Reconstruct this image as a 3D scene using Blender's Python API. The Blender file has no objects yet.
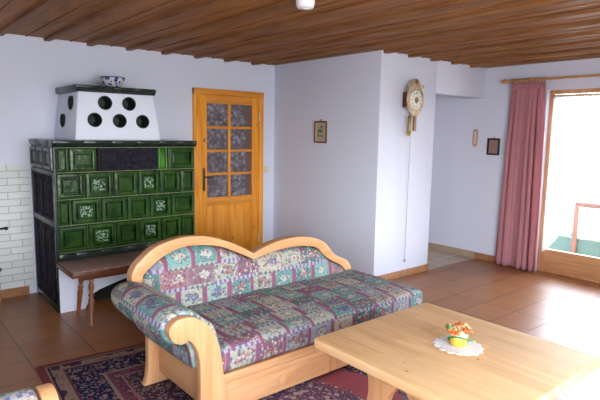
import bpy, bmesh, math, random
from mathutils import Vector, Matrix
random.seed(7)
PI = math.pi
S = bpy.context.scene
C = S.collection

# ------------------------------------------------------------------ camera
CX, CY, CZ, YAW, PIT, ROL, FPX = -4.08416, -5.40603, 1.60128, 0.69869, 0.13028, 0.01718, 519.05
fw = Vector((math.sin(YAW)*math.cos(PIT), math.cos(YAW)*math.cos(PIT), -math.sin(PIT)))
r0 = Vector((math.cos(YAW), -math.sin(YAW), 0)); u0 = r0.cross(fw)
rt = math.cos(ROL)*r0 + math.sin(ROL)*u0
up = -math.sin(ROL)*r0 + math.cos(ROL)*u0
cam = bpy.data.cameras.new('camera'); cam.sensor_width = 36; cam.lens = FPX/600*36
cam.clip_start = 0.02
co = bpy.data.objects.new('camera', cam); C.objects.link(co)
M = Matrix((rt, up, -fw)).transposed().to_4x4(); M.translation = Vector((CX, CY, CZ))
co.matrix_world = M
S.camera = co

# ------------------------------------------------------------------ sky, lights, exposure
S.view_settings.view_transform = 'Standard'
S.view_settings.look = 'None'
S.view_settings.gamma = 1
S.view_settings.use_curve_mapping = False
S.view_settings.exposure = 0.55
W = bpy.data.worlds.new('sky'); S.world = W; W.use_nodes = True
wn = W.node_tree.nodes; wl = W.node_tree.links
wb = wn['Background']; wb.inputs[1].default_value = 17.0
wc = wn.new('ShaderNodeTexCoord'); wx = wn.new('ShaderNodeSeparateXYZ'); wr = wn.new('ShaderNodeValToRGB')
wl.new(wc.outputs['Generated'], wx.inputs[0])
wm = wn.new('ShaderNodeMath'); wm.operation = 'MULTIPLY_ADD'; wm.inputs[1].default_value = .5; wm.inputs[2].default_value = .5
wl.new(wx.outputs[2], wm.inputs[0]); wl.new(wm.outputs[0], wr.inputs[0]); wl.new(wr.outputs[0], wb.inputs[0])
# dull ground below the horizon, bright hazy sky above it
e = wr.color_ramp.elements
e[0].position = .49; e[0].color = (.46, .48, .50, 1)
e[1].position = .53; e[1].color = (.93, .97, 1.0, 1)
e2 = e.new(.75); e2.color = (.66, .80, 1.0, 1)

def area_light(name, loc, rot, sx, sy, power, col, portal=True):
    l = bpy.data.lights.new(name, 'AREA'); l.shape = 'RECTANGLE'; l.size = sx; l.size_y = sy
    l.energy = power; l.color = col; l.cycles.is_portal = portal
    o = bpy.data.objects.new(name, l); C.objects.link(o); o.location = loc; o.rotation_euler = rot
    return l
# the sky shines in through the windows behind the camera and the balcony door
area_light('front_window_portal', (-3.15, -7.18, 1.52), (PI/2, 0, 0), 3.7, 1.74, 1, (1, 1, 1))
area_light('side_window_portal', (-5.38, -4.1, 1.475), (PI/2, 0, -PI/2), .6, 1.25, 1, (1, 1, 1))
area_light('balcony_door_portal', (2.16, -3.4625, 1.06), (PI/2, 0, PI/2), 1.77, 2.1, 1, (1, 1, 1))
area_light('passage_fill_light', (1.45, .2, 2.3), (0, 0, 0), 0.3, 0.3, 9, (1.0, 0.93, 0.88), False)  # added fill to brighten the passage, not a real fixture

# ------------------------------------------------------------------ node helpers
class NT:
    def __init__(s, name):
        s.m = bpy.data.materials.new(name); s.m.use_nodes = True
        s.t = s.m.node_tree; s.n = s.t.nodes; s.l = s.t.links
        s.b = s.n['Principled BSDF']
    def set(s, sock, v):
        if hasattr(v, 'links') or isinstance(v, bpy.types.NodeSocket): s.l.new(v, sock)
        else: sock.default_value = v
    def math(s, op, a, b=None, c=None):
        n = s.n.new('ShaderNodeMath'); n.operation = op
        for i, v in enumerate((a, b, c)):
            if v is not None: s.set(n.inputs[i], v)
        return n.outputs[0]
    def coord(s, kind='Object'):
        return s.n.new('ShaderNodeTexCoord').outputs[kind]
    def mapping(s, v, scale=(1, 1, 1), rot=(0, 0, 0), loc=(0, 0, 0)):
        n = s.n.new('ShaderNodeMapping'); s.l.new(v, n.inputs[0])
        n.inputs['Scale'].default_value = scale; n.inputs['Rotation'].default_value = rot; n.inputs['Location'].default_value = loc
        return n.outputs[0]
    def sep(s, v):
        n = s.n.new('ShaderNodeSeparateXYZ'); s.l.new(v, n.inputs[0]); return n.outputs
    def comb(s, x, y, z=0.0):
        n = s.n.new('ShaderNodeCombineXYZ')
        for i, v in enumerate((x, y, z)): s.set(n.inputs[i], v)
        return n.outputs[0]
    def noise(s, v, scale=5, detail=3, rough=.5, dist=0.0):
        n = s.n.new('ShaderNodeTexNoise'); s.l.new(v, n.inputs['Vector'])
        n.inputs['Scale'].default_value = scale; n.inputs['Detail'].default_value = detail
        n.inputs['Roughness'].default_value = rough; n.inputs['Distortion'].default_value = dist
        return n.outputs[0]
    def white(s, v):
        n = s.n.new('ShaderNodeTexWhiteNoise'); n.noise_dimensions = '3D'; s.l.new(v, n.inputs['Vector'])
        return n.outputs['Value'], n.outputs['Color']
    def voro(s, v, scale=5, feature='F1', rand=1.0):
        n = s.n.new('ShaderNodeTexVoronoi'); n.feature = feature; s.l.new(v, n.inputs['Vector'])
        n.inputs['Scale'].default_value = scale; n.inputs['Randomness'].default_value = rand
        return n.outputs['Distance'], n.outputs.get('Color')
    def ramp(s, f, stops, interp='LINEAR'):
        n = s.n.new('ShaderNodeValToRGB'); e = n.color_ramp.elements; n.color_ramp.interpolation = interp
        while len(e) < len(stops): e.new(0.5)
        for el, (p, c) in zip(e, stops): el.position = p; el.color = tuple(c) + (1,) if len(c) == 3 else c
        s.l.new(f, n.inputs[0]); return n.outputs[0]
    def mix(s, f, a, b, mode='MIX'):
        n = s.n.new('ShaderNodeMix'); n.data_type = 'RGBA'; n.blend_type = mode
        s.set(n.inputs[0], f)
        for k, v in ((6, a), (7, b)):
            if isinstance(v, tuple): v = v + (1,) if len(v) == 3 else v
            s.set(n.inputs[k], v)
        return n.outputs[2]
    def brick(s, v, c1, c2, mortar, scale=1, w=.5, h=.25, ms=.02, offset=.5, bias=0.0):
        n = s.n.new('ShaderNodeTexBrick'); s.l.new(v, n.inputs['Vector'])
        n.offset = offset
        for k, val in (('Color1', c1+(1,)), ('Color2', c2+(1,)), ('Mortar', mortar+(1,)), ('Scale', scale), ('Mortar Size', ms), ('Brick Width', w), ('Row Height', h), ('Bias', bias), ('Mortar Smooth', .1)):
            n.inputs[k].default_value = val
        return n.outputs['Color'], n.outputs['Fac']
    def bump(s, h, strength=.3, dist=.01):
        n = s.n.new('ShaderNodeBump'); n.inputs['Strength'].default_value = strength; n.inputs['Distance'].default_value = dist
        s.l.new(h, n.inputs['Height']); s.l.new(n.outputs[0], s.b.inputs['Normal'])
    def out(s, col=None, rough=None, metal=None, spec=None, coat=None):
        for k, v in (('Base Color', col), ('Roughness', rough), ('Metallic', metal), ('Specular IOR Level', spec), ('Coat Weight', coat)):
            if v is None: continue
            if isinstance(v, tuple) and len(v) == 3: v = v + (1,)
            s.set(s.b.inputs[k], v)
        return s.m

def plain(name, col, rough=.5, metal=0.0, spec=.5, var=.12, scale=30):
    t = NT(name); o = t.coord()
    f = t.noise(o, scale, 3)
    c = t.mix(f, tuple(x*(1-var) for x in col), tuple(min(1, x*(1+var)) for x in col))
    return t.out(c, rough, metal, spec)

def wood(name, lo, mid, hi, axis=0, scale=1.0, rough=.42, knots=.0, knotcol=(.2, .08, .02), planks=None, spec=.4):
    """grain stretched along the given object axis"""
    t = NT(name); o = t.coord()
    st = [9, 9, 9]; st[axis] = .8
    v = t.mapping(o, tuple(x*scale for x in st))
    warp = t.noise(o, 2.0*scale, 2)
    n1 = t.noise(v, 2.2, 4, .55, .6)
    st2 = [60, 60, 60]; st2[axis] = 2
    n2 = t.noise(t.mapping(o, tuple(x*scale for x in st2)), 2.0, 2)
    f = t.math('ADD', t.math('MULTIPLY', n1, .75), t.math('MULTIPLY', n2, .25))
    c = t.ramp(f, [(.32, lo), (.5, mid), (.68, hi)])
    if planks:
        ax, wd, ln = planks
        xyz = t.sep(o); a = xyz[ax]; b = xyz[axis]
        i = t.math('FLOOR', t.math('DIVIDE', a, wd))
        j = t.math('FLOOR', t.math('ADD', t.math('DIVIDE', b, ln), t.math('MULTIPLY', i, .37)))
        r, _ = t.white(t.comb(i, j, 3.3))
        c = t.mix(t.math('MULTIPLY', r, .45), c, tuple(x*.72 for x in lo))
        c = t.mix(t.math('MULTIPLY', t.math('GREATER_THAN', r, .72), .35), c, hi)
    if knots:
        sk = [5, 5, 5]; sk[axis] = 3.2
        d, _ = t.voro(t.mapping(o, tuple(x*scale for x in sk)), 1.35, 'F1', 1.0)
        k = t.math('LESS_THAN', d, .06*knots)
        k2 = t.math('MULTIPLY', t.math('LESS_THAN', d, .11*knots), .4)
        c = t.mix(t.math('MAXIMUM', k, k2), c, knotcol)
    t.bump(n2, .06, .003)
    return t.out(c, rough, 0.0, spec)

MAT = {}
# painted plaster
def plaster(name, col, sc=55):
    t = NT(name); o = t.coord(); n = t.noise(o, sc, 4, .6)
    m = t.noise(o, 1.3, 2)
    c = t.mix(m, tuple(x*.97 for x in col), col)
    t.bump(n, .25, .004); return t.out(c, .85, 0.0, .2)
MAT['wall'] = plaster('white_plaster', (.68, .71, .82))
MAT['stovewhite'] = plaster('white_render', (.73, .77, .87), 80)
MAT['ceil'] = wood('ceiling_boards', (.18, .070, .020), (.33, .138, .040), (.50, .23, .072), axis=1, scale=1.0, rough=.5, knots=.55, knotcol=(.09, .03, .01), planks=(0, .0653, 9.0), spec=.1)
MAT['batten'] = wood('ceiling_batten', (.15, .062, .026), (.25, .115, .048), (.36, .18, .08), axis=1, rough=.5, spec=.1)
MAT['pine'] = wood('honey_pine', (.52, .25, .10), (.645, .33, .148), (.71, .39, .19), axis=0, rough=.38, knots=.35, knotcol=(.38, .17, .05))
MAT['piney'] = wood('honey_pine_upright', (.52, .25, .10), (.645, .33, .148), (.71, .39, .19), axis=2, rough=.38, knots=.35, knotcol=(.38, .17, .05))
MAT['pined'] = wood('honey_pine_board', (.52, .25, .10), (.645, .33, .148), (.71, .39, .19), axis=1, rough=.38, knots=.35, knotcol=(.38, .17, .05))
MAT['table'] = wood('beech_block_board', (.72, .42, .19), (.85, .545, .265), (.90, .62, .33), axis=1, rough=.55, knots=.42, knotcol=(.30, .14, .04), planks=(0, .088, .31), spec=.14)
MAT['door'] = wood('orange_pine', (.66, .225, .018), (.84, .33, .034), (.92, .42, .062), axis=2, scale=.9, rough=.35, knots=1.0, knotcol=(.22, .065, .01))
MAT['doorh'] = wood('orange_pine_rail', (.52, .17, .016), (.70, .26, .03), (.80, .34, .055), axis=0, rough=.35, knots=.3, knotcol=(.22, .065, .01))
MAT['bal'] = wood('window_pine', (.42, .19, .08), (.55, .27, .12), (.64, .34, .16), axis=1, rough=.4, knots=.2)
MAT['balv'] = wood('window_pine_upright', (.42, .19, .08), (.55, .27, .12), (.64, .34, .16), axis=2, rough=.4, knots=.2)
MAT['baluster'] = wood('glare_pale_wood', (.42, .22, .15), (.52, .30, .21), (.6, .38, .28), axis=2, rough=.6)  # paleness puts the outdoor glare into the wood colour
MAT['rail'] = wood('weathered_dark_wood', (.10, .038, .02), (.14, .055, .03), (.18, .075, .04), axis=2, rough=.6)
MAT['dark'] = wood('dark_stained_wood', (.07, .022, .01), (.13, .045, .018), (.19, .07, .03), axis=0, rough=.3)
MAT['darkz'] = wood('dark_stained_turned_wood', (.15, .045, .015), (.25, .085, .028), (.33, .12, .045), axis=2, rough=.3)
MAT['rod'] = wood('curtain_rod_wood', (.35, .16, .05), (.50, .25, .09), (.6, .32, .13), axis=1, rough=.35)

def floor_mat():
    t = NT('terracotta_floor_tiles'); o = t.coord()
    v = t.mapping(o, loc=(-.4+.4125*20, 2.85+.315*30, 0))
    col, fac = t.brick(v, (.275, .102, .030), (.215, .075, .022), (.030, .017, .010), 1.0, .4125, .315, .0065, 0.0)
    n = t.noise(o, 7, 5, .6); n3 = t.noise(o, 2.2, 3)
    c = t.mix(n, col, (.36, .155, .055), 'MIX')
    c = t.mix(.55, col, c)
    c = t.mix(t.math('MULTIPLY', t.math('SUBTRACT', n3, .45), .9), c, (.13, .05, .02))
    n2 = t.noise(o, 34, 4, .65)
    h = t.math('ADD', t.math('MULTIPLY', n2, .55), t.math('MULTIPLY', fac, -1.0))
    t.bump(h, .8, .004)
    return t.out(c, t.math('ADD', .27, t.math('MULTIPLY', n, .14)), 0.0, .46)
MAT['floor'] = floor_mat()
def passage_mat():
    t = NT('beige_passage_tiles'); o = t.coord()
    v = t.mapping(o, loc=(10, 10, 0))
    col, fac = t.brick(v, (.42, .34, .25), (.37, .29, .21), (.62, .58, .52), 1.0, .235, .235, .008, 0.0)
    return t.out(col, .35, 0.0, .5)
MAT['passage'] = passage_mat()
def brick_wall():
    t = NT('white_brick_wainscot'); o = t.coord(); x = t.sep(o)
    v = t.comb(t.math('ADD', x[0], 10.06), t.math('ADD', x[2], -.084), 0.0)
    col, fac = t.brick(v, (.70, .715, .70), (.63, .65, .635), (.36, .36, .37), 1.0, .205, .0655, .0035, .5)
    n = t.noise(o, 40, 3)
    t.bump(t.math('ADD', t.math('MULTIPLY', fac, -1), t.math('MULTIPLY', n, .3)), .5, .004)
    return t.out(col, .6, 0.0, .4)
MAT['brick'] = brick_wall()
def terr():
    t = NT('terracotta_skirting'); o = t.coord(); x = t.sep(o)
    s = t.math('ADD', x[0], x[1])
    fr = t.math('FRACT', t.math('MULTIPLY', s, 3.1))
    n = t.noise(o, 14, 4)
    c = t.ramp(n, [(.3, (.26, .105, .04)), (.7, (.40, .185, .08))])
    c = t.mix(t.math('LESS_THAN', fr, .02), c, (.45, .36, .28))
    return t.out(c, .4)
MAT['terr'] = terr()
MAT['beigeskirt'] = plain('beige_skirting_tile', (.40, .31, .22), .4, scale=6)
MAT['glaze'] = None
def glaze(name, a, b):
    t = NT(name); o = t.coord()
    n = t.noise(o, 11, 4, .6); n2 = t.noise(o, 4.1, 1)
    f = t.math('ADD', t.math('MULTIPLY', n, .6), t.math('MULTIPLY', n2, .4))
    c = t.ramp(f, [(.34, a), (.66, b)])
    t.bump(t.noise(o, 14, 3), .35, .012)
    return t.out(c, .24, 0.0, .38)
MAT['glaze'] = glaze('green_glazed_tile', (.004, .022, .004), (.031, .084, .011))
MAT['glazehi'] = glaze('bright_green_glazed_tile', (.03, .12, .012), (.07, .24, .025))
MAT['glazedk'] = glaze('dark_green_glazed_tile', (.008, .016, .012), (.017, .032, .022))
def painted():
    t = NT('green_tile_white_flowers'); uv = t.coord('UV'); o = t.coord()
    x = t.sep(uv)
    dx = t.math('ABSOLUTE', t.math('SUBTRACT', x[0], .5)); dy = t.math('ABSOLUTE', t.math('SUBTRACT', x[1], .5))
    m = t.math('LESS_THAN', t.math('MAXIMUM', dx, dy), .21)
    d, _ = t.voro(o, 55); nz = t.noise(o, 40, 3)
    k = t.math('MULTIPLY', m, t.math('LESS_THAN', t.math('ADD', d, t.math('MULTIPLY', nz, .7)), .78))
    n = t.noise(o, 11, 4, .6)
    g = t.ramp(n, [(.34, (.004, .022, .004)), (.66, (.031, .084, .011))])
    c = t.mix(k, g, t.mix(nz, (.16, .25, .20), (.34, .44, .38)))
    return t.out(c, .24, 0.0, .38)
MAT['painted'] = painted()
MAT['grout'] = plain('tile_grout', (.20, .21, .12), .9, scale=40)
def iron():
    t = NT('cast_iron_relief'); o = t.coord()
    d, _ = t.voro(o, 26); n = t.noise(o, 30, 3, .6, 1.5)
    h = t.math('ADD', d, n)
    c = t.ramp(n, [(.35, (.004, .004, .007)), (.7, (.020, .018, .030))])
    t.bump(h, 1.0, .014); return t.out(c, .6, .0, .22)
MAT['iron'] = iron()
MAT['ironside'] = plain('black_green_glaze', (.022, .026, .030), .3, 0, .5, .4, 20)
MAT['black'] = plain('black_iron', (.012, .012, .014), .45, .3)
MAT['void'] = plain('hollow_shade_black', (.01, .012, .008), .8, 0, .2)  # near-black standing in for the shade deep inside the stove niche
MAT['ring'] = plain('dark_green_vent_glaze', (.012, .024, .017), .55, 0, .25, .3)
MAT['brass'] = plain('aged_brass', (.26, .17, .075), .38, .8)
MAT['oldbrass'] = plain('dark_old_brass', (.10, .06, .025), .4, .6)
MAT['gold'] = plain('gilded_metal', (.62, .42, .10), .3, .8)
MAT['white'] = plain('white_plastic', (.82, .82, .84), .4, 0, .5, .03)
MAT['cream'] = plain('cream_plastic', (.66, .60, .45), .4, 0, .5, .05)

def fabric():
    t = NT('patchwork_upholstery'); uv = t.coord('UV')
    wv = t.noise(uv, 7, 2)
    x = t.sep(uv)
    u = t.math('ADD', x[0], t.math('MULTIPLY', wv, .012)); v = t.math('ADD', x[1], t.math('MULTIPLY', wv, .006))
    ch = .142; cw = .198
    row = t.math('FLOOR', t.math('DIVIDE', v, ch))
    rr, _ = t.white(t.comb(row, 2.7, 1.0))
    uo = t.math('ADD', t.math('DIVIDE', u, cw), t.math('MULTIPLY', rr, 3.0))
    colm = t.math('FLOOR', uo)
    fu = t.math('FRACT', uo); fv = t.math('FRACT', t.math('DIVIDE', v, ch))
    r, _ = t.white(t.comb(colm, row, 5.0)); r2, _ = t.white(t.comb(colm, row, 9.0))
    teal = (.095, .29, .265); pale = (.19, .42, .375); cream = (.52, .49, .37); wine = (.28, .05, .115); dgreen = (.055, .13, .115); lilac = (.36, .33, .42)
    pal = [(.0, teal), (.17, cream), (.34, wine), (.47, pale), (.63, lilac), (.74, cream), (.86, dgreen)]
    base = t.ramp(r, pal, 'CONSTANT')
    n = t.noise(uv, 42, 3, .6); n1 = t.noise(uv, 16, 2)
    base = t.mix(t.math('MULTIPLY', n1, .6), base, t.ramp(r2, [(0, pale), (.4, cream), (.7, teal)], 'CONSTANT'))
    # one large figure in the middle of each patch
    ex = t.math('DIVIDE', t.math('SUBTRACT', fu, .62), .26); ey = t.math('DIVIDE', t.math('SUBTRACT', fv, .60), .24)
    er = t.math('ADD', t.math('ADD', t.math('MULTIPLY', ex, ex), t.math('MULTIPLY', ey, ey)), t.math('MULTIPLY', t.math('SUBTRACT', n, .5), 4.5))
    figc = t.ramp(r2, [(.0, (.58, .55, .47)), (.35, (.12, .14, .30)), (.5, (.58, .54, .45)), (.75, (.38, .20, .16))], 'CONSTANT')
    c = t.mix(t.math('MULTIPLY', t.math('LESS_THAN', er, .70), .8), base, figc)
    c = t.mix(t.math('MULTIPLY', t.math('LESS_THAN', er, -.45), .9), c, (.10, .09, .15))
    ol = t.math('LESS_THAN', t.math('ABSOLUTE', t.math('SUBTRACT', er, .78)), .16)
    c = t.mix(t.math('MULTIPLY', ol, .75), c, (.12, .07, .11))
    # scattered smaller figures and flowers
    d, vc = t.voro(uv, 48); sv = t.sep(vc)
    mot = t.ramp(sv[0], [(.0, (.55, .50, .43)), (.25, (.26, .06, .13)), (.45, (.07, .15, .15)), (.60, (.58, .54, .46)), (.76, (.11, .11, .24)), (.88, (.46, .22, .26))], 'CONSTANT')
    k = t.math('LESS_THAN', t.math('ADD', d, t.math('MULTIPLY', n, .55)), t.math('ADD', .52, t.math('MULTIPLY', r2, .24)))
    c = t.mix(t.math('MULTIPLY', k, .85), c, mot)
    kd = t.math('ABSOLUTE', t.math('SUBTRACT', t.math('ADD', d, t.math('MULTIPLY', n, .55)), t.math('ADD', .56, t.math('MULTIPLY', r2, .24))))
    c = t.mix(t.math('MULTIPLY', t.math('LESS_THAN', kd, .035), .55), c, (.13, .05, .09))
    sw = t.noise(uv, 95, 2, .6, 1.0)
    c = t.mix(t.math('MULTIPLY', t.math('GREATER_THAN', sw, .60), .6), c, t.ramp(sv[1], [(0, (.16, .06, .10)), (.4, (.08, .17, .17)), (.7, (.50, .46, .38))], 'CONSTANT'))
    # horizontal band: triangles, checks or plain with dots, chosen by row
    tri = t.math('PINGPONG', t.math('MULTIPLY', u, 52), 1.0)
    bb = t.math('DIVIDE', fv, .17)
    tr = t.mix(t.math('LESS_THAN', bb, tri), (.45, .40, .35), (.13, .17, .19))
    chk = t.mix(t.math('GREATER_THAN', t.math('FRACT', t.math('MULTIPLY', u, 26)), .45), (.17, .15, .29), (.43, .38, .46))
    band = t.mix(t.math('GREATER_THAN', r2, .5), tr, chk)
    c = t.mix(t.math('LESS_THAN', fv, .17), c, band)
    # upright mauve bands with small figures
    bw = t.math('LESS_THAN', fu, t.math('MULTIPLY', rr, .22))
    d3, _ = t.voro(uv, 36)
    mv = t.mix(t.math('LESS_THAN', t.math('ADD', d3, t.math('MULTIPLY', n, .3)), .42), (.27, .10, .16), (.11, .10, .22))
    mv = t.mix(t.math('LESS_THAN', t.math('ABSOLUTE', t.math('SUBTRACT', fu, .12)), .085), (.36, .225, .245), mv)
    c = t.mix(bw, c, mv)
    wz = t.noise(uv, 300, 2)
    c = t.mix(t.math('MULTIPLY', wz, .34), c, (.07, .06, .07))
    t.bump(t.noise(uv, 14, 2), .3, .012)
    return t.out(c, .9, 0.0, .12)
MAT['fabric'] = fabric()

def rug_mat(hx, hy):
    t = NT('persian_rug_pile'); o = t.coord(); x = t.sep(o)
    ex = t.math('SUBTRACT', hx, t.math('ABSOLUTE', x[0])); ey = t.math('SUBTRACT', hy, t.math('ABSOLUTE', x[1]))
    e = t.math('MINIMUM', ex, ey)
    d, vc = t.voro(o, 21); d2, vc2 = t.voro(o, 46); n = t.noise(o, 38, 3, .6, 1.0)
    fl = t.math('LESS_THAN', t.math('ADD', d, t.math('MULTIPLY', n, .35)), .55)
    fcol = t.ramp(t.sep(vc)[0], [(.0, (.27, .19, .15)), (.35, (.20, .07, .08)), (.6, (.12, .12, .16)), (.8, (.23, .11, .11))], 'CONSTANT')
    k2 = t.math('LESS_THAN', d2, .33)
    k3 = t.math('LESS_THAN', d, .15)
    fcol = t.mix(k3, fcol, (.05, .03, .09))
    small = t.ramp(t.sep(vc2)[0], [(.0, (.35, .29, .24)), (.4, (.20, .20, .24)), (.7, (.30, .10, .12))], 'CONSTANT')
    navy = (.022, .018, .05); pink = (.20, .048, .055); beige = (.27, .185, .14)
    fieldn = t.mix(k2, navy, small); fieldn = t.mix(fl, fieldn, fcol)
    # centre: rose ground with a large dark medallion
    rad = t.math('SQRT', t.math('ADD', t.math('POWER', t.math('DIVIDE', x[0], .62), 2.0), t.math('POWER', t.math('DIVIDE', x[1], 1.0), 2.0)))
    rw = t.math('ADD', rad, t.math('MULTIPLY', n, .35))
    med = t.math('LESS_THAN', rw, .80)
    spray = t.math('GREATER_THAN', t.noise(o, 3.2, 2, .5, .6), .56)
    ros = t.mix(t.math('MULTIPLY', spray, t.math('MAXIMUM', fl, k2)), (.31, .075, .09), fcol)
    cen = t.mix(med, ros, t.mix(fl, t.mix(k2, (.12, .06, .11), t.mix(.5, small, (.40, .28, .25))), (.42, .29, .26)))
    corner = t.math('GREATER_THAN', t.math('ADD', rad, t.math('MULTIPLY', n, .25)), 1.12)
    cen = t.mix(corner, cen, t.mix(fl, t.mix(k2, (.06, .03, .05), small), (.20, .12, .10)))
    dim = t.mix(t.math('MAXIMUM', fl, k2), (.11, .035, .06), fcol)
    c = pink
    bd, _ = t.voro(o, 9.5)
    bord = t.mix(t.math('GREATER_THAN', bd, .40), (.075, .028, .05), t.mix(k2, (.30, .20, .14), (.12, .06, .09)))
    steps = [(.045, beige), (.058, navy), (.070, bord), (.125, beige), (.140, (.13, .045, .06)), (.155, fieldn), (.34, beige), (.36, (.17, .05, .075)), (.385, dim), (.43, (.30, .12, .12)), (.445, cen)]
    for p, cc in steps:
        c = t.mix(t.math('GREATER_THAN', e, p), c, cc)
    t.bump(t.noise(o, 200, 2), .4, .004)
    return t.out(c, .95, 0.0, .1)

# ------------------------------------------------------------------ mesh helpers
class MB:
    def __init__(s): s.v = []; s.f = []; s.uv = None
    def add(s, vs, fs):
        b = len(s.v); s.v += [tuple(p) for p in vs]; s.f += [tuple(b+i for i in f) for f in fs]; return s
    def box(s, x0, x1, y0, y1, z0, z1):
        return s.add([(x0, y0, z0), (x1, y0, z0), (x1, y1, z0), (x0, y1, z0), (x0, y0, z1), (x1, y0, z1), (x1, y1, z1), (x0, y1, z1)],
                     [(0, 3, 2, 1), (4, 5, 6, 7), (0, 1, 5, 4), (1, 2, 6, 5), (2, 3, 7, 6), (3, 0, 4, 7)])
    def prism(s, poly, a0, a1, axis=1):
        """poly in the other two axes (axis order kept), extruded a0..a1 along axis"""
        def P(p, a):
            q = list(p); q.insert(axis, a); return tuple(q)
        n = len(poly)
        area = sum(poly[i][0]*poly[(i+1) % n][1]-poly[(i+1) % n][0]*poly[i][1] for i in range(n))
        vs = [P(p, a0) for p in poly]+[P(p, a1) for p in poly]
        fs = [tuple(range(n)), tuple(range(2*n-1, n-1, -1))]
        fs += [(i, i+n, (i+1) % n+n, (i+1) % n) for i in range(n)]
        flip = (area > 0) != (axis == 1)
        if flip: fs = [tuple(reversed(f)) for f in fs]
        return s.add(vs, fs)
    def lathe(s, prof, c=(0, 0, 0), ax=(0, 0, 1), n=24, cap=True):
        ax = Vector(ax).normalized(); t = Vector((1, 0, 0)) if abs(ax.x) < .9 else Vector((0, 1, 0))
        a = ax.cross(t).normalized(); b = ax.cross(a)
        vs = []
        for r, h in prof:
            for i in range(n):
                w = 2*PI*i/n; vs.append(Vector(c)+ax*h+(a*math.cos(w)+b*math.sin(w))*r)
        fs = []
        for k in range(len(prof)-1):
            for i in range(n):
                j = (i+1) % n; fs.append((k*n+i, k*n+j, (k+1)*n+j, (k+1)*n+i))
        if cap:
            fs.append(tuple(range(n-1, -1, -1))); m = (len(prof)-1)*n; fs.append(tuple(range(m, m+n)))
        return s.add(vs, fs)
    def tube(s, pts, r, n=10, closed=False):
        pts = [Vector(p) for p in pts]; m = len(pts); vs = []; pa = None
        for i, p in enumerate(pts):
            if closed: d = pts[(i+1) % m]-pts[i-1]
            else: d = pts[min(i+1, m-1)]-pts[max(i-1, 0)]
            d.normalize()
            if pa is None:
                t = Vector((0, 0, 1)) if abs(d.z) < .9 else Vector((1, 0, 0)); pa = d.cross(t).normalized()
            pa = (pa-d*pa.dot(d)).normalized(); b = d.cross(pa)
            rr = r[i] if isinstance(r, (list, tuple)) else r
            for k in range(n):
                w = 2*PI*k/n; vs.append(p+(pa*math.cos(w)+b*math.sin(w))*rr)
        fs = []
        for i in range(m if closed else m-1):
            i2 = (i+1) % m
            for k in range(n):
                l = (k+1) % n; fs.append((i*n+k, i*n+l, i2*n+l, i2*n+k))
        if not closed:
            fs.append(tuple(range(n-1, -1, -1))); fs.append(tuple((m-1)*n+k for k in range(n)))
        return s.add(vs, fs)
    def ball(s, c, r, n=12, m=8):
        prof = [(max(1e-4, math.sin(PI*i/m))*1.0, -math.cos(PI*i/m)) for i in range(m+1)]
        r = r if isinstance(r, (tuple, list)) else (r, r, r)
        b = len(s.v); s.lathe(prof, (0, 0, 0), (0, 0, 1), n, True)
        s.v[b:] = [(c[0]+x*r[0], c[1]+y*r[1], c[2]+z*r[2]) for x, y, z in s.v[b:]]
        return s
    def build(s, name, mat, parent=None, bevel=0, smooth=False, uv=None, seg=2, autosm=True):
        off = Vector(parent['_o']) if parent is not None and '_o' in parent else Vector((0, 0, 0))
        me = bpy.data.meshes.new(name)
        me.from_pydata([tuple(Vector(p)-off) for p in s.v], [], s.f)
        bm = bmesh.new(); bm.from_mesh(me)
        bmesh.ops.recalc_face_normals(bm, faces=bm.faces)
        if bevel:
            es = [e for e in bm.edges if len(e.link_faces) == 2 and e.calc_face_angle(0) > .6]
            bmesh.ops.bevel(bm, geom=es, offset=bevel, segments=seg, affect='EDGES', profile=.5, clamp_overlap=True)
        if uv:
            L = bm.loops.layers.uv.new('UVMap')
            for f in bm.faces:
                for lp in f.loops: lp[L].uv = uv(lp.vert.co+off, f.normal)
        bm.to_mesh(me); bm.free()
        if smooth or bevel:
            for p in me.polygons: p.use_smooth = True
            try: me.set_sharp_from_angle(angle=math.radians(50 if smooth else 32))
            except Exception: pass
        me.materials.append(mat)
        o = bpy.data.objects.new(name, me); C.objects.link(o)
        if parent is not None:
            o.parent = parent; o['_o'] = tuple(off)
        else: o['_o'] = (0.0, 0.0, 0.0)
        return o

def thing(name, label, cat, loc=(0, 0, 0), group=None):
    o = bpy.data.objects.new(name, None); C.objects.link(o); o.location = loc; o['_o'] = tuple(float(a) for a in loc)
    o.empty_display_size = .1
    o['label'] = label; o['category'] = cat
    if group: o['group'] = group
    return o
def tag(o, label, cat, group=None):
    o['label'] = label; o['category'] = cat
    if group: o['group'] = group
    return o
def recentre(o):
    """move a one-mesh thing's origin to its base"""
    me = o.data; n = len(me.vertices)
    c = sum((v.co for v in me.vertices), Vector())/n
    c.z = min(v.co.z for v in me.vertices)
    for v in me.vertices: v.co -= c
    o.location = c; return o
def struct(o, label=None):
    o['kind'] = 'structure'
    if label: o['label'] = label
    return o
def spline(pts, n=6, closed=False):
    out = []; m = len(pts)
    for i in range(m if closed else m-1):
        p = [Vector(pts[(i+k-1) % m]) if closed else Vector(pts[min(max(i+k-1, 0), m-1)]) for k in range(4)]
        for j in range(n):
            t = j/n
            out.append(tuple(.5*((2*p[1])+(-p[0]+p[2])*t+(2*p[0]-5*p[1]+4*p[2]-p[3])*t*t+(-p[0]+3*p[1]-3*p[2]+p[3])*t**3)))
    if not closed: out.append(tuple(pts[-1]))
    return out
def offset_poly(poly, d):
    n = len(poly); out = []
    area = sum(poly[i][0]*poly[(i+1) % n][1]-poly[(i+1) % n][0]*poly[i][1] for i in range(n))
    sg = 1 if area > 0 else -1
    for i in range(n):
        a, b = Vector(poly[i-1]), Vector(poly[(i+1) % n]); t = (b-a)
        if t.length < 1e-9: out.append(tuple(poly[i])); continue
        t.normalize(); out.append((poly[i][0]+sg*t.y*d, poly[i][1]-sg*t.x*d))
    return out

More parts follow.
